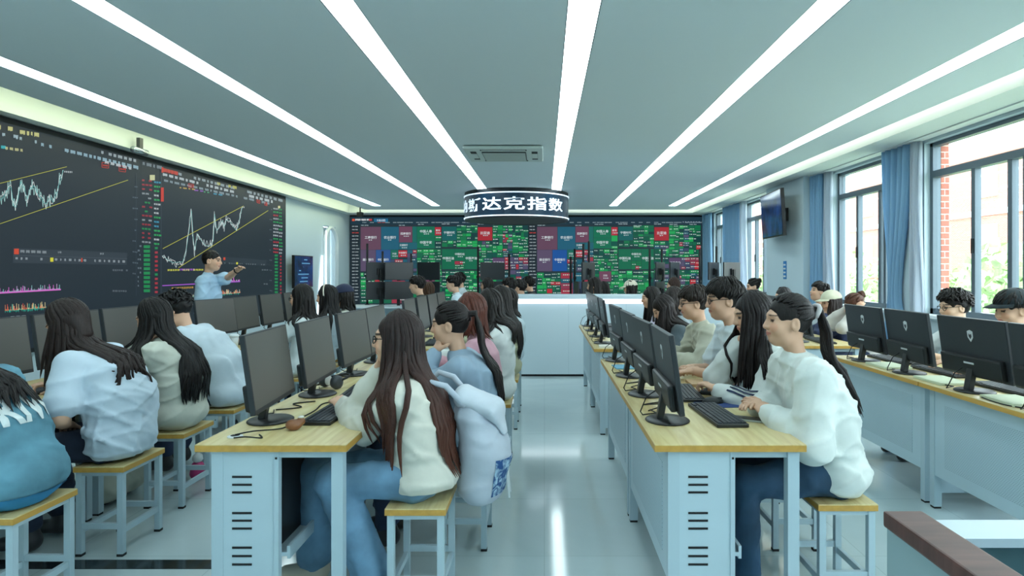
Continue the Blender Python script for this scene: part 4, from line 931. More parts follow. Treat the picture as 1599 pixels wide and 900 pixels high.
    # lower garment
    hp = (.013, .018, .026)[det]; pts = [hips[s] for s in (-1, 1)] + [kn[s] for s in (-1, 1)] + [an[s] for s in (-1, 1)] + [P0]
    V = Vol(np.min(pts, 0) - .2, np.max(pts, 0) + .2, hp)
    V.ell(P0 + A3(0, 0, -.005), (.158, .118, .100), None, .02)
    wl = {'jeans': (.06, .058), 'wide': (.075, .082), 'skirt': (.1, .13), 'slim': (.056, .05)}[lowk]
    for s in (-1, 1):
        V.chain([hips[s], kn[s]], [.088, .068], .04); V.chain([kn[s], kn[s] + (an[s] - kn[s]) * .9], [max(.064, wl[0]), wl[1]], .02 if lowk != 'skirt' else .12)
    V.folds(.002, 20, rg, 4); V.crease(.009, rg, 9)
    PV, PQ = V.mesh(); obj('trousers' if lowk != 'skirt' else 'skirt', vq_mesh('low', PV, PQ), denim(low) if lowk in ('jeans', 'wide') else cloth(low), e)
    for s in (-1, 1):
        a = an[s]; V = Vol(a - A3(.09, .12, .12), a + A3(.09, .26, .09), (.010, .014, .02)[det]); z = a[2] - .058
        V.cap(a + A3(0, -.02, -.05), a + A3(0, .13, -.062), .040, .034, .03, lat=X, ls=1.08); V.cap(a + A3(0, -.01, -.04), a + A3(0, 0, .03), .046, .044, .03); V.below(a[2] - .098)
        m = V.mesh(); obj('shoe', vq_mesh('shoe', *m), cloth(shoe, .5), e)
    # hair
    tips = Hc[2] - hl if hl > .3 or hair in ('long', 'pony') else Hc[2] - .2
    V = Vol(np.minimum(Hc - .25, A3(Hc[0] - .28, min(Hc[1], N[1]) - .34, tips - .06)), Hc + A3(.25, .25, .2), (.0075, .0105, .014)[det])
    E = lambda c, r, k=.02, op='u': V.ell(np.array(c) * hs, np.array(r) * hs, Rh, k * hs, op, Hc)
    W = lambda *p: Hc + Rh @ (A3(*p) * hs)
    lat = Rh @ X
    def backy(z):                    # y of the clothed back at height z
        zs = [P0[2], mid[2], chest[2], N[2]]; ys = [P0[1] - .13 - g, mid[1] - .12 - g, chest[1] - .125 - g, N[1] - .075]
        return float(np.interp(z, zs, ys))
    LK = []                          # locks: list of (points, radii, outward normals)
    er = np.array([.083, .104, .103]) * hs; ec = A3(0, -.010, .030) * hs
    def scalp(phi, th, o=0.):        # phi: 0 front, +-pi back; th: angle from the crown
        d = A3(math.sin(th) * math.sin(phi), math.sin(th) * math.cos(phi), math.cos(th)); return Hc + Rh @ (ec + d * (er + o))
    def push(p, o): return p
    def settle(P_, k0, o, back):     # move hanging lock points out of the garment, sideways or backwards
        Q_ = P_[:, k0:].copy(); eps = .008
        for it in range(10):
            d = GV.sample(Q_); G = np.stack([GV.sample(Q_ + eps * np.eye(3)[i]) - GV.sample(Q_ - eps * np.eye(3)[i]) for i in range(3)], -1) / (2 * eps)
            G[..., 2] *= .35; G += back[:, None, :]; G[d > .1] = 0; G /= np.linalg.norm(G, axis=-1, keepdims=True) + 1e-6
            Q_ = Q_ + G * np.clip(o[:, None] - d, 0, .03)[..., None]
            if it in (4, 7): Q_[:, 1:-1] = Q_[:, 1:-1] * .5 + (Q_[:, :-2] + Q_[:, 2:]) * .25
        P_[:, k0:] = Q_; return P_
    nl = (170, 84, 34)[det]; thick = (1., 1.35, 1.9)[det]
    if hair in ('short', 'curly', 'crop'):
        th = {'short': .011, 'curly': .015, 'crop': .005}[hair]
        E((0, -.014, .032), (.074 + th, .096 + th, .094 + th * 1.2), 0); E((0, .095, -.035), (.10, .075, .085), .015, 's'); E((0, .06, -.12), (.13, .16, .10), .015, 's')
        E((.085, .028, -.02), (.03, .040, .05), .010, 's'); E((-.085, .028, -.02), (.03, .040, .05), .010, 's')
        V.folds(.0025, 120, rg, 6)
        if hair != 'crop':
            cur = hair == 'curly'; L0 = .040 if cur else .055
            for i in range(int(nl * (2 if cur else 3))):
                phi = rg.uniform(-PI, PI); tt = math.acos(1 - rg.uniform(0, 1.12)); lim = np.interp(abs(phi), [0, .9, 1.5, 2.2, PI], [.92, .98, 1.2, 1.7, 1.8])
                if tt > lim: tt = lim * rg.uniform(.3, 1)
                p = []; dphi = (rg.normal() * .35 if cur else rg.normal() * .12 + .18) + (.15 if abs(phi) < .9 else 0); lift = rg.uniform(.003, .013) * (1.3 if cur else 1)
                for k in range(5): u = k / 4; p.append(scalp(phi + dphi * u, tt + L0 / .1 * u * (1 if tt < 1.2 else .6), th - .004 + lift * math.sin(u * PI * .85) + (rg.normal() * .004 if cur else 0)))
                q_ = .0068 if cur else .0052; LK.append((p, [q_ * thick, q_ * 1.2 * thick, q_ * 1.1 * thick, q_ * .7 * thick, .001], p[2] - Hc))
    else:
        E((0, -.012, .030), (.080, .101, .100), 0); E((0, .108, -.035), (.068, .085, .092), .015, 's')
        if hair in ('pony', 'bun'):
            E((0, -.0, -.135), (.14, .15, .085), .015, 's'); E((.085, .03, -.035), (.03, .045, .055), .012, 's'); E((-.085, .03, -.035), (.03, .045, .055), .012, 's')
            kn_ = W(0, -.108, .052) if hair == 'pony' else W(0, -.100, .075)
            for i in range(nl):      # swept back to the knot
                phi = rg.uniform(-PI, PI); lim = np.interp(abs(phi), [0, .7, 1.2, 1.7, PI], [.82, 1.0, 1.25, 1.75, 1.85]); a0 = scalp(phi, lim * rg.uniform(.55, 1), .0); p = []
                for k in range(7):
                    u = k / 6; q = a0 * (1 - u) + kn_ * u; l = Rh.T @ (q - Hc) - ec; nrm = np.linalg.norm(l / er); q = Hc + Rh @ (ec + l / nrm * (1 + .03 * math.sin(u * PI))) if u < .95 else q; p.append(q)
                LK.append((p, [.003] + [.0085 * thick] * 5 + [.006], p[3] - Hc))
        if hair == 'pony':
            V.cap(W(0, -.09, .05), kn_, .022, .018, .01)
            for i in range(int(nl * .8)):
                r0, a_ = .018 * math.sqrt(rg.uniform()), rg.uniform(0, 2 * PI); ofs = A3(math.cos(a_) * r0, 0, math.sin(a_) * r0 * .7); sp_ = A3(math.cos(a_), math.sin(a_) * .6, 0) * rg.uniform(.3, 1); tz = tips + rg.uniform(-.02, .07) ** 1
                p = [kn_ + ofs, kn_ + ofs + A3(0, -.040, .004)]; q0 = p[-1]
                for u in np.linspace(.12, 1, 9): p.append(push(A3(q0[0] + sp_[0] * .034 * math.sin(min(1, u * 1.6) * PI * .62), q0[1] - .03 * min(1, u * 4) + sp_[1] * .026, q0[2] + (tz - q0[2]) * u), .022 + sp_[1] * .018))
                LK.append((p, [.006, .008] + [.009 * thick] * 6 + [.007, .005, .001], A3(sp_[0], sp_[1] - .3, .05), 3, .012 + .012 * rg.uniform(), (0, -1.8, 0)))
        if hair == 'bun':
            E((0, -.115, .082), (.034, .030, .030), .008)
            for i in range(14):
                a_ = i / 14 * 2 * PI; c0 = W(0, -.118, .085); p = [c0 + Rh @ A3(.036 * math.cos(a_ + u), .02 * math.sin(2 * u), .034 * math.sin(a_ + u)) for u in np.linspace(0, 2.2, 6)]; LK.append((p, [.004, .010, .011, .011, .009, .002], p[2] - c0))
        if hair in ('long', 'bob'):
            f0 = math.radians(46 if fringe else 62); endz = tips if hair == 'long' else Hc[2] - .16
            for i in range(nl):
                phi = (f0 + (PI - f0) * rg.uniform() ** .9) * (1 if i % 2 else -1); p = []; th0 = rg.uniform(.02, .5); oo = rg.uniform(0, .007); th1 = 1.62 + .1 * rg.uniform()
                for k in range(6): p.append(scalp(phi * np.interp(k, [0, 2, 5], [.80, .95, 1]), th0 + (th1 - th0) * k / 5, oo))
                q0 = p[-1]; ez = endz + rg.uniform(-.03, .05) + (.10 * rg.uniform() if abs(phi) < 1.5 else 0); ds = rg.normal(size=2) * .012
                cv = .012 if hair == 'bob' else .0; m = 11; wv = rg.uniform(0, 6)
                for k in range(1, m): 
                    u = k / (m - 1); z = q0[2] + (ez - q0[2]) * u
                    x = q0[0] * (1 - .10 * u) + ds[0] * u; y = q0[1] + ds[1] * u + (.02 * u if abs(phi) < 1.6 else -.005 * u) - cv * math.sin(u * PI) * np.sign(q0[1] - Hc[1] + .02)
                    p.append(push(A3(x + .003 * math.sin(z * 30 + wv), y, z), .012 + oo))
                rr = [.006] + [.0105 * thick] * 5 + [.0125 * thick] * 6 + [.011 * thick, .009 * thick, .006 * thick, .001]
                LK.append((p, rr, A3(math.sin(phi), math.cos(phi) * 1.2, .05), 6, .008 + oo, (0, -1.8, 0) if abs(phi) > 1.95 else ((np.sign(phi) * 1.5, -.35, .25) if abs(phi) > 1.25 else (np.sign(phi) * .5, .35, 0))))
            if hair == 'bob': V.chain([W(0, -.045, .0), W(0, -.05, -.08)], [.066, .055], .03, lat, 1.25)
            else: V.chain([W(0, -.045, .0), W(0, -.05, -.09)], [.062, .040], .03, lat, 1.3)
    parts = [V.mesh()]
    by = {}
    for l in LK: by.setdefault(len(l[0]), []).append(l)
    for m, ls_ in by.items():
        Pp = np.array([l[0] for l in ls_]); r = np.array([l[1][:m] for l in ls_]); nn = np.array([unit(l[2]) for l in ls_])[:, None, :] + 0 * Pp
        if len(ls_[0]) > 3: Pp = settle(Pp, ls_[0][3], np.array([l[4] for l in ls_]), np.array([l[5] for l in ls_]))
        t = np.gradient(Pp, axis=1); t /= np.linalg.norm(t, axis=2, keepdims=True) + 1e-9; nn = nn - t * (nn * t).sum(2, keepdims=True); nn /= np.linalg.norm(nn, axis=2, keepdims=True) + 1e-9; sd = np.cross(t, nn)
        K = 6; ang = np.arange(K) * 2 * PI / K; VV = Pp[:, :, None, :] + r[:, :, None, None] * (sd[:, :, None, :] * np.cos(ang)[None, None, :, None] + nn[:, :, None, :] * (.55 * np.sin(ang))[None, None, :, None])
        n_ = len(ls_); base = (np.arange(n_)[:, None, None] * m * K + np.arange(m - 1)[None, :, None] * K); k0 = np.arange(K)[None, None, :]; k1 = (k0 + 1) % K
        Qq = np.stack([base + k0, base + k1, base + K + k1, base + K + k0], -1).reshape(-1, 4); parts.append((VV.reshape(-1, 3), Qq))
    HV, HQ = merge(parts); obj('hair', vq_mesh('hair', HV, HQ), hair_mat(hc, hc2), e)
    M4 = Matrix.Translation(Vector(Hc)) @ Matrix(Rh.tolist()).to_4x4() @ Matrix.Scale(hs, 4)
    if glasses:
        mb = MB(); T_ = lambda p: M4 @ Vector(p)
        for s in (-1, 1):
            loop = [T_((s * .033 + .021 * math.cos(a) * (1.1 if abs(math.cos(a)) > .3 else 1), .099 - .004 * abs(math.cos(a)), .004 + .017 * math.sin(a))) for a in np.linspace(0, 2 * PI, 14)[:-1]]
            mb.tube(loop, .0022, 5, 0, True); mb.tube([T_((s * .056, .095, .008)), T_((s * .079, .06, .012)), T_((s * .083, -.02, .008))], .0022, 5)
        mb.tube([T_((-.012, .101, .006)), T_((.012, .101, .006))], .002, 5); mb.build('glasses', 'rubber', e, True)
    if cap:
        V = Vol(Hc - .2, Hc + .24, (.006, .009, .012)[det]); E((0, -.014, .045), (.099, .119, .104), 0); q = Rh @ A3(0, 0, 1)
        Z_ = ((V.ax[0][:, None, None] - Hc[0]) * q[0] + (V.ax[1][None, :, None] - Hc[1]) * q[1] + (V.ax[2][None, None, :] - Hc[2]) * q[2]); V.v = np.maximum(V.v, .04 - Z_)
        m = V.mesh(); co = obj('cap', vq_mesh('cap', *m), cloth(cap), e)
        vs = []; fs = []; n = 12
        for lay in (0, -.004):
            for i in range(n + 1):
                a = PI * (i / n) ; x0 = .09 * math.cos(a); vs.append(M4 @ Vector((x0, .045 + .055 * math.sin(a), .052 + lay))); vs.append(M4 @ Vector((.088 * math.cos(a), .055 + .125 * math.sin(a), .040 + lay - .006 * abs(math.cos(a)))))
        w = 2 * (n + 1)
        for i in range(n): fs += [(2 * i, 2 * i + 1, 2 * i + 3, 2 * i + 2), (w + 2 * i, w + 2 * i + 2, w + 2 * i + 3, w + 2 * i + 1), (2 * i + 1, w + 2 * i + 1, w + 2 * i + 3, 2 * i + 3)]
        MB().quadlist(vs, fs).build('brim', cloth(cap), co, True)
    if band:
        mb = MB(); mb.tube([M4 @ Vector((.099 * math.cos(a), -.005 + .03 * math.sin(a) * 0, .033 + .112 * math.sin(a))) for a in np.linspace(-.1, PI + .1, 16)], .007, 6); mb.build('hair_band', cloth(band), e, True)
    INFO = dict(e=e, top=(TV, TQ), arms=arms, Hc=Hc, Rh=Rh, N=N, P0=P0, topo=to)
    return INFO
# ------------------------------------------------------------------ the people
SX = {'L': -2.27, 'ML': -.525, 'MR': 1.26, 'R': 3.13}
def sit(row, x, y, Y, label, stool_lab, sy=None, sx=None, **kw):
    h = px(x, y, Y); sy = Y if sy is None else sy; sx = SX[row] if sx is None else sx
    STO.put((sx, sy, 0), 0, stool_lab, 'stool', 'wood-topped stools')
    return person(label, tuple(h), seat=(sx, sy, .45), **kw)
kw = dict
I_M1 = sit('ML', 620, 531, 2.80, 'girl with very long brown hair and glasses in a cream jacket at the nearest desk', 'wooden stool under the long-haired girl in the cream jacket', sx=-.53, hair='long', hc='2A1C1A', hc2='4A2412', hl=.53, top='D3D2C6', topk='jacket', ease=.03, hem=.50, low='6C93B0', lowk='wide', shoe='C9C0AE', det=0, glasses=True, L=(-.93, 2.97, .80), R='chin', knees=((-.09, .36, .535), (.08, .50, .53)), feet=((-.08, .19, .13), (.08, .50, .13)), seed=1, pitch=.0, bow=.02)
I_M2 = sit('ML', 703, 508, 3.42, 'girl in a blue-grey shirt with dark hair tied back, leaning in beside the long-haired girl', 'wooden stool under the girl in the blue-grey shirt', sx=-.41, hair='pony', hc='1B1413', hl=.42, top='8FA5B8', topk='shirt', ease=.03, low='27364E', det=0, L='chin', R='desk', seed=2, yaw=-.1, pitch=.1, bow=.06)
sit('ML', 733, 488, 4.15, 'girl with reddish brown shoulder hair in a pink top', 'wooden stool under the girl in the pink top', sx=-.42, hair='bob', hc='5A2E22', top='C99AA6', det=1, seed=3)
sit('ML', 762, 478, 4.85, 'girl in a white hooded jacket with dark hair left of the aisle', 'wooden stool under the girl in the white hooded jacket', sx=-.37, hair='long', hl=.26, hood=True, topk='jacket', ease=.03, top='D3D8D6', det=1, seed=4)
sit('ML', 780, 468, 5.90, 'girl with long dark hair in an olive top near the counter', 'wooden stool under the girl in the olive top', sx=-.36, hair='long', hl=.52, top='A8A98C', topk='jacket', det=1, seed=5)
sit('ML', 792, 470, 6.6, 'girl in a pale blue top half hidden beside the counter', 'wooden stool under the half hidden girl in pale blue', sx=-.36, hair='bob', top='C4D6DE', det=2, seed=6)
I_L1 = sit('L', -78, 530, 2.70, 'girl in a washed blue denim jacket with white lettering at the left edge', 'wooden stool under the girl in the denim jacket', sx=-2.22, hair='long', hl=.27, hc='15100F', top='5C8C9E', topk='denim', ease=.045, hem=.42, low='1E2430', det=0, band='DCE4E6', seed=7, torso=1.08)
sit('L', 106, 506, 3.36, 'person with dark shoulder-length hair in a white t-shirt hunched over the desk', 'wooden stool under the hunched person in the white t-shirt', sx=-2.22, hair='long', hl=.40, hc='2A1E1B', top='C9D9E6', topk='tee', sleeve='short', ease=.035, hem=.47, low='1E2A3E', det=0, pitch=.5, L='lap', R='desk', seed=8, bow=.09, torso=1.15)
sit('L', 240, 498, 4.0, 'girl with long black hair in a cream linen dress', 'wooden stool under the girl in the cream linen dress', sx=-2.28, hair='long', hl=.50, hc='14100F', top='C9CBBE', topk='dress', ease=.035, hem=.44, low='BFC2B4', lowk='skirt', det=0, pitch=.3, L='chin', R='desk', seed=9, bow=.05)
sit('L', 275, 484, 4.66, 'person with short black hair in a white shirt bending over the desk', 'wooden stool under the short-haired person in the white shirt', sx=-2.30, hair='curly', hc='121010', top='CBDAE4', topk='jacket', ease=.035, hem=.46, det=1, pitch=.45, seed=10, bow=.08, female=False, torso=1.1)
sit('L', 470, 466, 5.95, 'girl with black hair in a white blouse near the presenter', 'wooden stool under the girl in the white blouse', hair='long', hl=.26, top='D6DEDE', topk='dress', low='CDD6D6', lowk='skirt', det=1, hem=.43, seed=11, glasses=True)
sit('L', 510, 465, 6.6, 'girl with straight black hair and a pale hair band in light grey', 'wooden stool under the girl with the pale hair band', hair='long', hl=.45, hc='100D0D', top='B7C6CC', det=1, band='E0D8C8', seed=12)
sit('L', 536, 463, 7.2, 'person in a navy cap and cream top near the doorway', 'wooden stool under the person in the navy cap', hair='bob', top='D4D8CC', cap='232C48', det=1, seed=13)
I_R1 = sit('MR', 1230, 503, 2.85, 'girl with a high ponytail in a white jacket at the nearest right desk', 'wooden stool under the ponytail girl in the white jacket', sx=1.27, hair='pony', hc='1C1615', hl=.40, top='DBE2DE', topk='jacket', ease=.045, hem=.43, low='24445E', det=0, L=(.99, 2.84, .80), R=(.985, 2.97, .80), seed=14, pitch=-.02, hood=False, bow=.03, shoe='26292E')
I_R2 = sit('MR', 1175, 493, 3.42, 'girl with long dark hair in a white jacket with navy sleeve stripes', 'wooden stool under the girl in the striped jacket', sx=1.28, hair='long', hl=.42, fringe=True, hc='1A1313', top='D5DBD8', topk='jacket', ease=.035, hem=.45, det=0, L='desk', R='chin', seed=15, pitch=.2, bow=.05)
sit('MR', 1131, 469, 4.08, 'tall young man with glasses in a white t-shirt', 'wooden stool under the young man in the white t-shirt', sx=1.32, hair='short', top='CFDCE2', topk='tee', sleeve='short', ease=.03, det=0, glasses=True, L='type', R='desk', female=False, sw=.172, seed=16, pitch=.1, headscale=1.08, low='2A4A80')
sit('MR', 1083, 474, 4.72, 'young man with glasses in a beige sweatshirt', 'wooden stool under the young man in the beige sweatshirt', sx=1.32, hair='short', hc='2A211C', top='B9B8A6', ease=.035, det=0, glasses=True, female=False, sw=.17, seed=17)
sit('MR', 1036, 483, 5.85, 'girl looking down in a dark jacket with pale piping', 'wooden stool under the girl looking down', sx=1.32, hair='long', hl=.3, hc='1E1615', top='3E4A50', topk='jacket', det=1, pitch=.55, seed=18)
sit('MR', 1050, 468, 6.5, 'dark-haired student hidden behind the girl looking down', 'wooden stool under the student behind the girl looking down', sx=1.34, hair='bob', hc='2A2220', top='8E979C', det=2, seed=19)
sit('MR', 1016, 466, 7.15, 'girl with long black hair in a lilac top beside the counter', 'wooden stool under the girl in the lilac top', sx=1.33, hair='long', hl=.4, top='C2BCD0', det=1, seed=20)
sit('R', 1581, 485, 4.22, 'young man in a black cap at the window row', 'wooden stool under the young man in the black cap', sx=3.16, hair='short', top='C8D0CE', cap='16242A', det=0, female=False, sw=.17, seed=21)
sit('R', 1490, 480, 4.90, 'young man with tousled black hair and glasses in a sleeveless white top', 'wooden stool under the young man in the sleeveless top', sx=3.2, hair='curly', top='D8E0E2', topk='tee', sleeve='short', det=0, female=False, glasses=True, seed=22, skin='E2BA9C')
sit('R', 1334, 478, 6.42, 'girl with auburn hair in a bun and a pale grey jacket at the window row', 'wooden stool under the girl with the auburn bun', sx=3.2, hair='bun', hc='54301F', top='C4BFB8', topk='jacket', det=1, L='head', R='head', pitch=.35, seed=23)
sit('R', 1297, 473, 7.0, 'girl in a cream cap with long hair at the window row', 'wooden stool under the girl in the cream cap at the windows', sx=3.2, hair='long', hl=.3, hc='2A1E1A', cap='CFCDB4', top='2A3656', det=1, L='chin', seed=24)
sit('R', 1279, 457, 7.65, 'person with dark hair looking up near the blue curtain', 'wooden stool under the person looking up', sx=3.3, hair='short', hc='221B1A', top='9AA4A8', det=2, pitch=-.25, seed=25)
sit('R', 1222, 464, 8.5, 'dark-haired student seen behind the ponytail girl by the pillar', 'wooden stool under the student by the pillar', sx=3.22, hair='bob', hc='2A2626', top='8A949A', det=2, seed=26)
sit('R', 1176, 448, 9.8, 'student with hair in a bun by the far windows', 'wooden stool under the student by the far windows', sx=3.25, hair='bun', top='C8CED0', det=2, seed=27)
# people behind the counter and at the far trader desks
for x, y, Y, f, hr, tp, ex, lab in ((651, 446, 8.9, 1.3, 'short', '2A3230', {}, 'man with short hair in a dark shirt behind the left desks'), (668, 453, 10.7, 0, 'bob', '4A4038', {'hc': '4A3222'}, 'brown-haired student behind the man in the dark shirt'),
        (708, 444, 9.6, 1.2, 'short', 'C4D4DC', {}, 'young man in a pale shirt before the green tiles'), (717, 438, 11.35, 1.2, 'short', 'C8D4D8', {}, 'dark-haired student behind the young man in the pale shirt'),
        (795, 448, 9.5, 0, 'short', '6A7478', {}, 'young man behind the counter, leftmost of three'), (811, 450, 10.08, 0, 'short', '7C7468', {}, 'young man behind the counter, middle of three'), (825, 444, 11.3, 0, 'short', '1E2426', {}, 'young man in black behind the counter, rightmost of three'),
        (760, 446, 10.68, 1, 'bob', '5A6468', {}, 'dark-haired student under the raised monitor'), (927, 447, 9.6, 0, 'long', 'D0D6D8', {'hl': .25}, 'girl in white with dark hair behind the counter'), (941, 452, 10.9, 0, 'long', 'CED4D6', {'hl': .25}, 'second girl in white behind the counter'),
        (984, 451, 10.25, 0, 'bob', '98A4A8', {'cap': 'D8D0BC'}, 'student in a cream cap behind the counter'), (1051, 446, 10.4, 0, 'bob', 'B8BEC0', {'hc': '3A261E'}, 'brown-haired student by the far right trader desk')):
    h = px(x, y, Y); s = (h.x + .1, Y, .45); STO.put((s[0], s[1], 0), 0, 'wooden stool under the ' + lab, 'stool', 'wood-topped stools')
    person(lab, tuple(h), seat=s, hair=hr, top=tp, det=2, female=hr != 'short', seed=int(x), group='students by the far screen', yaw=-.3 if f == 0 else 0, L='lap', R='lap', **ex)
# presenter standing before the chart screen
h = px(331, 408, 7.5)
I_P = person('man in a pale blue short-sleeved shirt pointing at the chart screen', tuple(h), seat=(h.x - .03, 7.5, .93), rz=-PI / 2 + .1, stand=True, hair='crop', top='A9C9E2', topk='shirt', sleeve='short', hem=.86, ease=.028, low='2A3442', lowk='slim', det=0, L=(h.x + .43, 7.25, 1.44), R='down', female=False, sw=.172, seed=60, group=None, pitch=.05, bow=.0, torso=1.08)
# ------------------------------------------------------------------ lectern (lower right), backpack, prints and small things
MB().box(-.74, -.71, -.7, -.11, 0, .97).build('side_panel', 'lectern_grey', lc); MB().box(.30, .33, -.7, -.11, 0, .97).build('side_panel', 'lectern_grey', lc)
MB().box(-.71, .30, -.15, -.12, 0, .97).build('front_panel', 'lectern_grey', lc); MB().box(-.67, .30, -.19, -.11, .97, .985).build('top_ledge', 'lectern_top', lc)
MB().box(-.745, -.675, -.72, -.105, .972, 1.0, bev=.004).build('wood_trim', 'brown_wood', lc); MB().box(.29, .345, -.72, -.105, .972, 1.0, bev=.004).build('wood_trim', 'brown_wood', lc)
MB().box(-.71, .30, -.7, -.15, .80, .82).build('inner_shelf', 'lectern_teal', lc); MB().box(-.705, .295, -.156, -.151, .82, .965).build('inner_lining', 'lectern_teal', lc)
def vol_obj(name, V, m, parent): Vv, Q = V.mesh(); return obj(name, vq_mesh(name, Vv, Q), m, parent)
bgx = empty('plastic_bag', (1.06, .98, .82)); tag(bgx, 'crumpled bright blue plastic bag inside the lectern', 'bag')
V = Vol((-.2, -.16, -.02), (.24, .16, .16), .008); V.ell((.02, 0, .035), (.17, .11, .05), None, .02); V.ell((.1, .03, .06), (.07, .05, .05), None, .03); V.folds(.006, 70, np.random.RandomState(4), 6); V.below(.001); vol_obj('bag_body', V, 'bag_blue', bgx)
cn = empty('folded_cloth', (.72, .96, .82)); tag(cn, 'folded navy cloth lying inside the lectern', 'cloth')
V = Vol((-.1, -.13, -.02), (.12, .13, .06), .008); V.cap((-.03, -.06, .02), (.03, .06, .02), .022, .022, .02, lat=(1, 0, 0), ls=2.2); V.folds(.002, 60, np.random.RandomState(5), 4); V.below(.001); vol_obj('cloth_body', V, 'cloth_navy', cn)
# backpack on the long-haired girl's back
bp = empty('backpack', (-.295, 2.88, .37)); tag(bp, 'pale grey backpack with a blue floral pocket worn by the long-haired girl', 'backpack')
cg = cloth('B4BECA'); V = Vol((-.24, -.26, -.04), (.24, .26, .62), .0095); Y_ = (0, 1, 0)
V.chain([(.01, 0, .11), (.03, 0, .25), (-.02, 0, .42)], [.105, .11, .09], .04, Y_, [1.35, 1.4, 1.35]); V.crease(.007, np.random.RandomState(8)); V.folds(.003, 25, np.random.RandomState(9), 5); PKV, PKQ = V.mesh(); po = obj('pack_body', vq_mesh('pack_body', PKV, PKQ), cg, bp)
V = Vol((-.24, -.26, .3), (.26, .26, .7), .0095); V.cap((-.06, 0, .49), (.07, 0, .44), .055, .05, .03, lat=Y_, ls=2.3); V.cap((.07, 0, .44), (.115, 0, .34), .03, .018, .03, lat=Y_, ls=4.0); V.folds(.004, 35, np.random.RandomState(10), 5); vol_obj('flap', V, cloth('C3CCD6'), bp)
def floral():
    m, t, b = nt('floral_print'); tc = t.nodes.new('ShaderNodeTexCoord'); n = t.nodes.new('ShaderNodeTexNoise'); n.inputs['Scale'].default_value = 26; n.inputs['Detail'].default_value = 3; n.inputs['Distortion'].default_value = 1.5
    r = t.nodes.new('ShaderNodeValToRGB'); r.color_ramp.elements[0].position = .42; r.color_ramp.elements[0].color = lin('244F86') + (1,); r.color_ramp.elements[1].position = .62; r.color_ramp.elements[1].color = lin('A9C8DC') + (1,)
    t.links.new(tc.outputs['Object'], n.inputs['Vector']); t.links.new(n.outputs[0], r.inputs[0]); t.links.new(r.outputs[0], b.inputs['Base Color']); b.inputs['Roughness'].default_value = .8; MATS['floral_print'] = m
floral()
def project(V, Q, pts, d, off=.003):
    bv = BVHTree.FromPolygons([tuple(v) for v in V], [tuple(q) for q in Q]); d = Vector(d).normalized(); out = []
    for p in pts:
        h = bv.ray_cast(Vector(p) - d * .6, d)
        out.append((h[0] - d * off) if h[0] is not None else None)
    return out
def patch(V, Q, c, u, v, w, h, d, n=10):
    c, u, v = Vector(c), Vector(u).normalized(), Vector(v).normalized(); pts = [c + u * (i / n - .5) * w + v * (j / n - .5) * h for j in range(n + 1) for i in range(n + 1)]; P_ = project(V, Q, pts, d); fs = []
    for j in range(n):
        for i in range(n):
            f = (j * (n + 1) + i, j * (n + 1) + i + 1, (j + 1) * (n + 1) + i + 1, (j + 1) * (n + 1) + i)
            if all(P_[k] is not None for k in f): fs.append(f)
    return MB().quadlist([p if p is not None else Vector((0, 0, 0)) for p in P_], fs)
patch(PKV, PKQ, (.10, -.05, .16), (.75, .65, 0), (0, 0, 1), .13, .17, (-.55, .83, 0)).build('floral_pocket', 'floral_print', bp, True)
for s in (-1, 1): MB().tube([(-.05, s * .10, .47), (-.13, s * .12, .56), (-.20, s * .13, .58), (-.26, s * .135, .52)], .014, 8).build('shoulder_strap', cg, bp, True)
for s in (-1, 1): MB().tube([(.10, s * .03, .36), (.135, s * .035, .27), (.13, s * .03, .14), (.14, s * .04, .05)], .005, 6).build('drawstring', 'white_plastic', bp, True)
# sleeve stripes and jacket lettering, laid on the cloth
def stripes(I, side, offs, n, col, parent):
    a, b, c = [Vector(x) for x in I['arms'][side]]; V, Q = I['top']; n = Vector(n).normalized()
    for o in offs:
        pts = []
        for k in range(25):
            t = k / 24; p = a.lerp(b, t / .55) if t < .55 else b.lerp(c, (t - .55) / .45 * .9); ax = ((b - a) if t < .55 else (c - b)).normalized(); w = ax.cross(n).normalized(); pts += [p + w * (o - .0055), p + w * (o + .0055)]
        P_ = project(V, Q, pts, -n, .008); P_ = [(P_[max(0, j - 2)] + P_[j] * 2 + P_[min(len(P_) - 1, j + 2)]) / 4 if all(P_[x] is not None for x in (max(0, j - 2), j, min(len(P_) - 1, j + 2))) else P_[j] for j in range(len(P_))]; fs = [(2 * k, 2 * k + 1, 2 * k + 3, 2 * k + 2) for k in range(24) if all(P_[j] is not None for j in (2 * k, 2 * k + 1, 2 * k + 3, 2 * k + 2)) and (P_[2 * k] - P_[2 * k + 2]).length < .09]
        MB().quadlist([p or Vector((0, 0, 0)) for p in P_], fs).build('sleeve_stripe', col, parent, True)
cloth('1E2A4A')
stripes(I_R2, -1, (-.024, 0, .024), (-.85, -.25, .5), 'cloth_1E2A4A', I_R2['e'])
def lettering(I, txt, c, u, v, d, size, col):
    vs, fs = text_polys(txt, 1., .03); w = max(x for x, _ in vs); u, v, c = Vector(u).normalized(), Vector(v).normalized(), Vector(c)
    bm = bmesh.new(); bmv = [bm.verts.new((x, y, 0)) for x, y in vs]
    for f in fs:
        try: bm.faces.new([bmv[i] for i in f])
        except ValueError: pass
    bmesh.ops.triangulate(bm, faces=bm.faces[:])
    for _ in range(2): bmesh.ops.subdivide_edges(bm, edges=[e for e in bm.edges if e.calc_length() > .12], cuts=1, use_grid_fill=False); bmesh.ops.triangulate(bm, faces=bm.faces[:])
    bm.verts.index_update(); pts = [c + u * (x.co.x - w / 2) * size + v * x.co.y * size for x in bm.verts]; F_ = [[q.index for q in f.verts] for f in bm.faces]; bm.free()
    P_ = project(I['top'][0], I['top'][1], pts, d, .006); F_ = [f for f in F_ if all(P_[i] is not None for i in f)]
    MB().quadlist([p or Vector((0, 0, 0)) for p in P_], F_).build('back_lettering', col, I['e'])
cloth('D8E2E2')
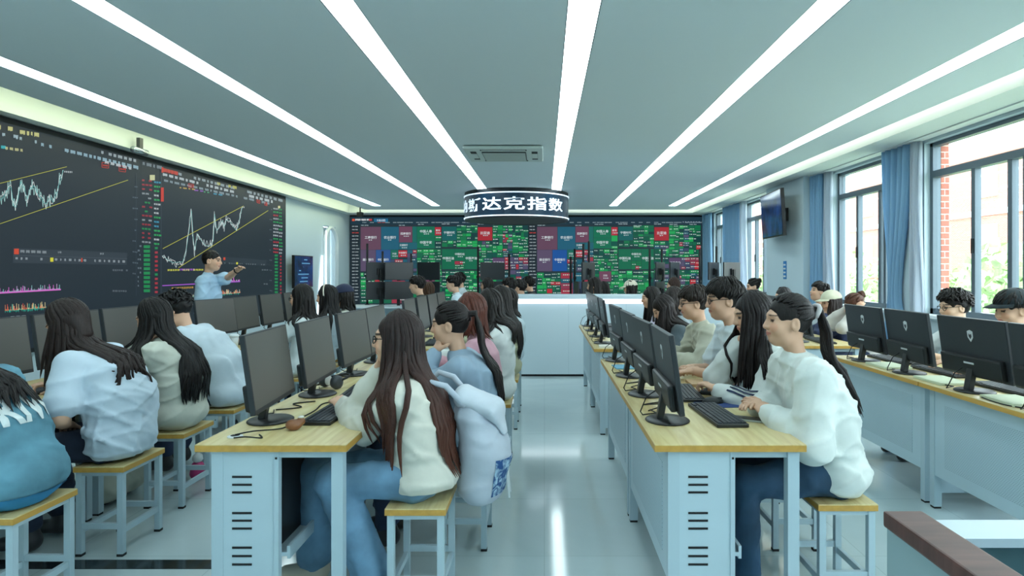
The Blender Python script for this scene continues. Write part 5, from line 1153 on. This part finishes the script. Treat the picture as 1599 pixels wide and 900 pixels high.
lettering(I_L1, 'RIW', (-.02, -.3, .80), (1, 0, 0), (0, 0, 1), (.15, 1, 0), .155, 'cloth_D8E2E2')
mat('hem_blue', '2C7CA8', .8)
TV_, TQ_ = I_L1['top']; keep = (TV_[TQ_][:, :, 2].max(1) < .515) & (TV_[TQ_][:, :, 2].min(1) > .4555); fq = TQ_[keep]; uq, inv = np.unique(fq, return_inverse=True); hv = TV_[uq].copy(); cxy = hv[:, :2].mean(0); dv = hv[:, :2] - cxy; hv[:, :2] += dv / (np.linalg.norm(dv, axis=1, keepdims=True) + 1e-6) * .006
obj('hem_band', vq_mesh('hem_band', hv, inv.reshape(-1, 4)), 'hem_blue', I_L1['e'])
# watch on the presenter, black inner top of the ponytail girl
a, b, c = I_P['arms'][-1]; q = b + (c - b) * .86; dr = unit(c - b); s1 = unit(np.cross(dr, A3(0, 0, 1))); s2 = np.cross(dr, s1)
MB().tube([q + (s1 * math.cos(t) + s2 * math.sin(t)) * .031 for t in np.linspace(0, 2 * PI, 15)[:-1]], .008, 6, 0, True).build('wristwatch', 'rubber', I_P['e'], True)
mat('scrunchie', 'C9C4C4', .8)
kq = I_R1['Hc'] + I_R1['Rh'] @ A3(0, -.128, .052); MB().tube([kq + A3(math.cos(t) * .024, .006 * math.sin(2 * t), math.sin(t) * .024) for t in np.linspace(0, 2 * PI, 13)[:-1]], .011, 8, 0, True).build('hair_tie', 'scrunchie', I_R1['e'], True)
# small things on the desks
def slab(name, x, y, z, w, l, t, rz, m, label, cat, extra=None, page=None):
    e = empty(name, (x, y, z), rz); tag(e, label, cat)
    MB().box(-w / 2, w / 2, -l / 2, l / 2, 0, t, bev=min(.003, t * .3)).build('body' if not page else 'cover', m, e)
    if page: MB().box(-w / 2 + .004, w / 2 + .001, -l / 2 + .004, l / 2 - .004, t * .15, t * .85).build('pages', 'paper', e)
    if extra: MB().box(-w / 2 + .005, w / 2 - .005, -l / 2 + .006, l / 2 - .006, t, t + .0008).build(extra[0], extra[1], e)
    return e
mat('pad_navy', '23407C', .7); mat('book_tan', 'C2A07A', .7); mat('book_blue', '6FA9C4', .6); mat('book_green', 'C3CCB0', .7); mat('toy_brown', '8A5A3C', .35); mat('pink', 'C23A78', .5); mat('blue_cord', '2B4E9A', .5); mat('phone_case', 'A8B0A8', .35)
slab('mouse_pad', .87, 3.24, DH, .20, .17, .003, .1, 'pad_navy', 'navy mouse pad under the mouse near the ponytail girl', 'mouse pad')
slab('smartphone', .93, 2.90, DH, .075, .15, .009, 1.1, 'phone_case', 'smartphone lying by the hands of the ponytail girl', 'phone', ('display', 'screen_off'))
slab('closed_book', .925, 3.80, DH, .14, .17, .018, .0, 'book_tan', 'tan closed book behind the striped jacket girl', 'book', page=1); slab('open_notebook', .56, 4.47, DH, .15, .18, .008, .1, 'book_blue', 'light blue folder beside the monitors right of the aisle', 'folder')
slab('paper_pad', .60, 5.63, DH, .24, .12, .02, 0, 'paper', 'white paper stack at the front of the second right desk group', 'paper')
for i, (x, y, w) in enumerate(((2.42, 4.505, .26), (2.42, 3.90, .28), (2.42, 3.295, .26))): slab('notebook', x, y, DH, .19, w, .016, .03 - .03 * i, 'book_green', 'pale notebook between the window-row monitors, %s from the far end' % ORD[i], 'notebook', page=1)
ty = empty('wooden_figurine', (-1.065, 2.72, DH)); tag(ty, 'small brown wooden figurine beside the nearest left keyboard', 'figurine')
V = Vol((-.06, -.06, -.01), (.08, .06, .08), .0045); V.ell((0, 0, .022), (.034, .026, .024), None, .01); V.ell((.028, .01, .036), (.018, .016, .017), None, .01); V.below(.001); vol_obj('figure_body', V, 'toy_brown', ty); MB().lathe([(.012, 0), (.014, .004), (.006, .009)], (.028, .01, .05), 10).build('figure_cap', 'paper', ty)
hs_ = empty('headset', (-1.23, 3.69, DH), .9); tag(hs_, 'grey headset lying beside the second left monitor', 'headset')
for s in (-1, 1): o = MB().lathe([(.02, -.022), (.036, -.02), (.04, 0), (.034, .018), (.018, .02)], (0, 0, 0), 16).build('ear_cup', 'grey_plastic', hs_, True); o.location = (0, s * .055, .04); o.rotation_euler = (PI / 2 * s, 0, .3); r_ = MB().lathe([(.026, .019), (.030, .021), (.026, .023)], (0, 0, 0), 16).build('cup_ring', 'white_plastic', o, True)
MB().tube([(.0 + .12 * math.sin(t), .065 * math.cos(t), .045 + .02 * math.sin(t)) for t in np.linspace(0, PI, 12)], .007, 6).build('head_band', 'rubber', hs_, True); MB().tube([(-.02, .05, .02), (-.08, .1, .004), (-.02, .16, .004), (.06, .14, .004)], .003, 6).build('cord', 'rubber', hs_, True)
gm = empty('cable_grommet', (-1.26, 2.61, DH)); tag(gm, 'white cable grommet at the corner of the nearest left desk', 'grommet'); MB().lathe([(.03, 0), (.03, .004), (.022, .006)], n=18).build('ring', 'white_plastic', gm); MB().lathe([(.018, .006), (.018, .0068)], n=14).build('hole', 'dark_gap', gm)
def cord(pts, label, m='rubber', r=.0032): 
    P_ = [Vector(p) for p in pts]; out = []
    for i in range(len(P_) - 1):
        p0, p1, p2, p3 = P_[max(0, i - 1)], P_[i], P_[i + 1], P_[min(len(P_) - 1, i + 2)]
        for k in range(6): t = k / 6; out.append(.5 * ((2 * p1) + (p2 - p0) * t + (2 * p0 - 5 * p1 + 4 * p2 - p3) * t * t + (-p0 + 3 * p1 - 3 * p2 + p3) * t ** 3))
    out.append(P_[-1]); tag(MB().tube(out, r, 6).build('cable', m, None, True), label, 'cable', 'cables on the desks')
z = DH + .0035
cord([(-1.26, 2.61, z + .005), (-1.20, 2.64, z + .012), (-1.12, 2.74, z), (-1.115, 2.9, z), (-1.105, 3.08, z), (-1.12, 3.24, z), (-1.07, 3.29, z)], 'black cable running past the nearest left monitor base')
cord([(-1.25, 2.58, z), (-1.19, 2.55, z + .012), (-1.14, 2.58, z), (-1.17, 2.63, z)], 'short black cable at the nearest left desk corner')
cord([(-1.30, 3.10, z), (-1.20, 3.16, z), (-1.27, 3.24, z), (-1.18, 3.30, z)], 'black cable between the first and second left monitors')
cord([(.50, 3.08, z), (.60, 3.14, z + .02), (.50, 3.22, z), (.62, 3.30, z)], 'black cable between the first and second right monitors')
cord([(.50, 3.70, z), (.60, 3.76, z + .02), (.49, 3.82, z), (.60, 3.9, z)], 'black cable between the second and third right monitors')
cord([(.48, 6.08, z), (.58, 6.14, z + .02), (.49, 6.22, z), (.60, 6.3, z)], 'black cable between the first two monitors of the farther right desks')
cord([(2.35, 3.14, z), (2.31, 3.22, z), (2.32, 3.38, z), (2.36, 3.46, z)], 'black cable behind the window-row monitors')
cord([(2.66, 3.95, .6), (2.63, 3.93, .4), (2.66, 3.9, .22), (2.72, 3.85, .02)], 'thick blue cord hanging under the window-row desk', 'blue_cord', .012)
pk = empty('pink_pouch', (-2.36, 4.36, 0)); tag(pk, 'pink pouch with a white toy on the floor by the stools', 'pouch')
V = Vol((-.09, -.09, -.01), (.09, .09, .17), .008); V.cap((0, 0, .05), (0, 0, .09), .05, .042, .02); V.below(.001); vol_obj('pouch_body', V, 'pink', pk); MB().lathe([(.02, .12), (.034, .14), (.03, .17), (.012, .185)], n=14).build('toy_head', 'white_plastic', pk, True)
wb = empty('white_cup', (-2.74, 5.66, DH)); tag(wb, 'white lidded cup on the second left desk group', 'cup'); MB().lathe([(.03, 0), (.036, .09)], n=18).build('cup_body', 'white_plastic', wb, True); MB().lathe([(.04, .09), (.04, .105), (.03, .115)], n=18).build('lid', 'white_gloss', wb, True)
wr = empty('candy_wrapper', (2.72, 3.62, 0)); tag(wr, 'small pink wrapper on the floor under the window-row desk', 'wrapper'); V = Vol((-.05, -.05, -.01), (.05, .05, .05), .005); V.ell((0, 0, .014), (.03, .018, .016), None, .01); V.folds(.003, 120, np.random.RandomState(2), 4); V.below(.001); vol_obj('wrapper_body', V, 'pink', wr)
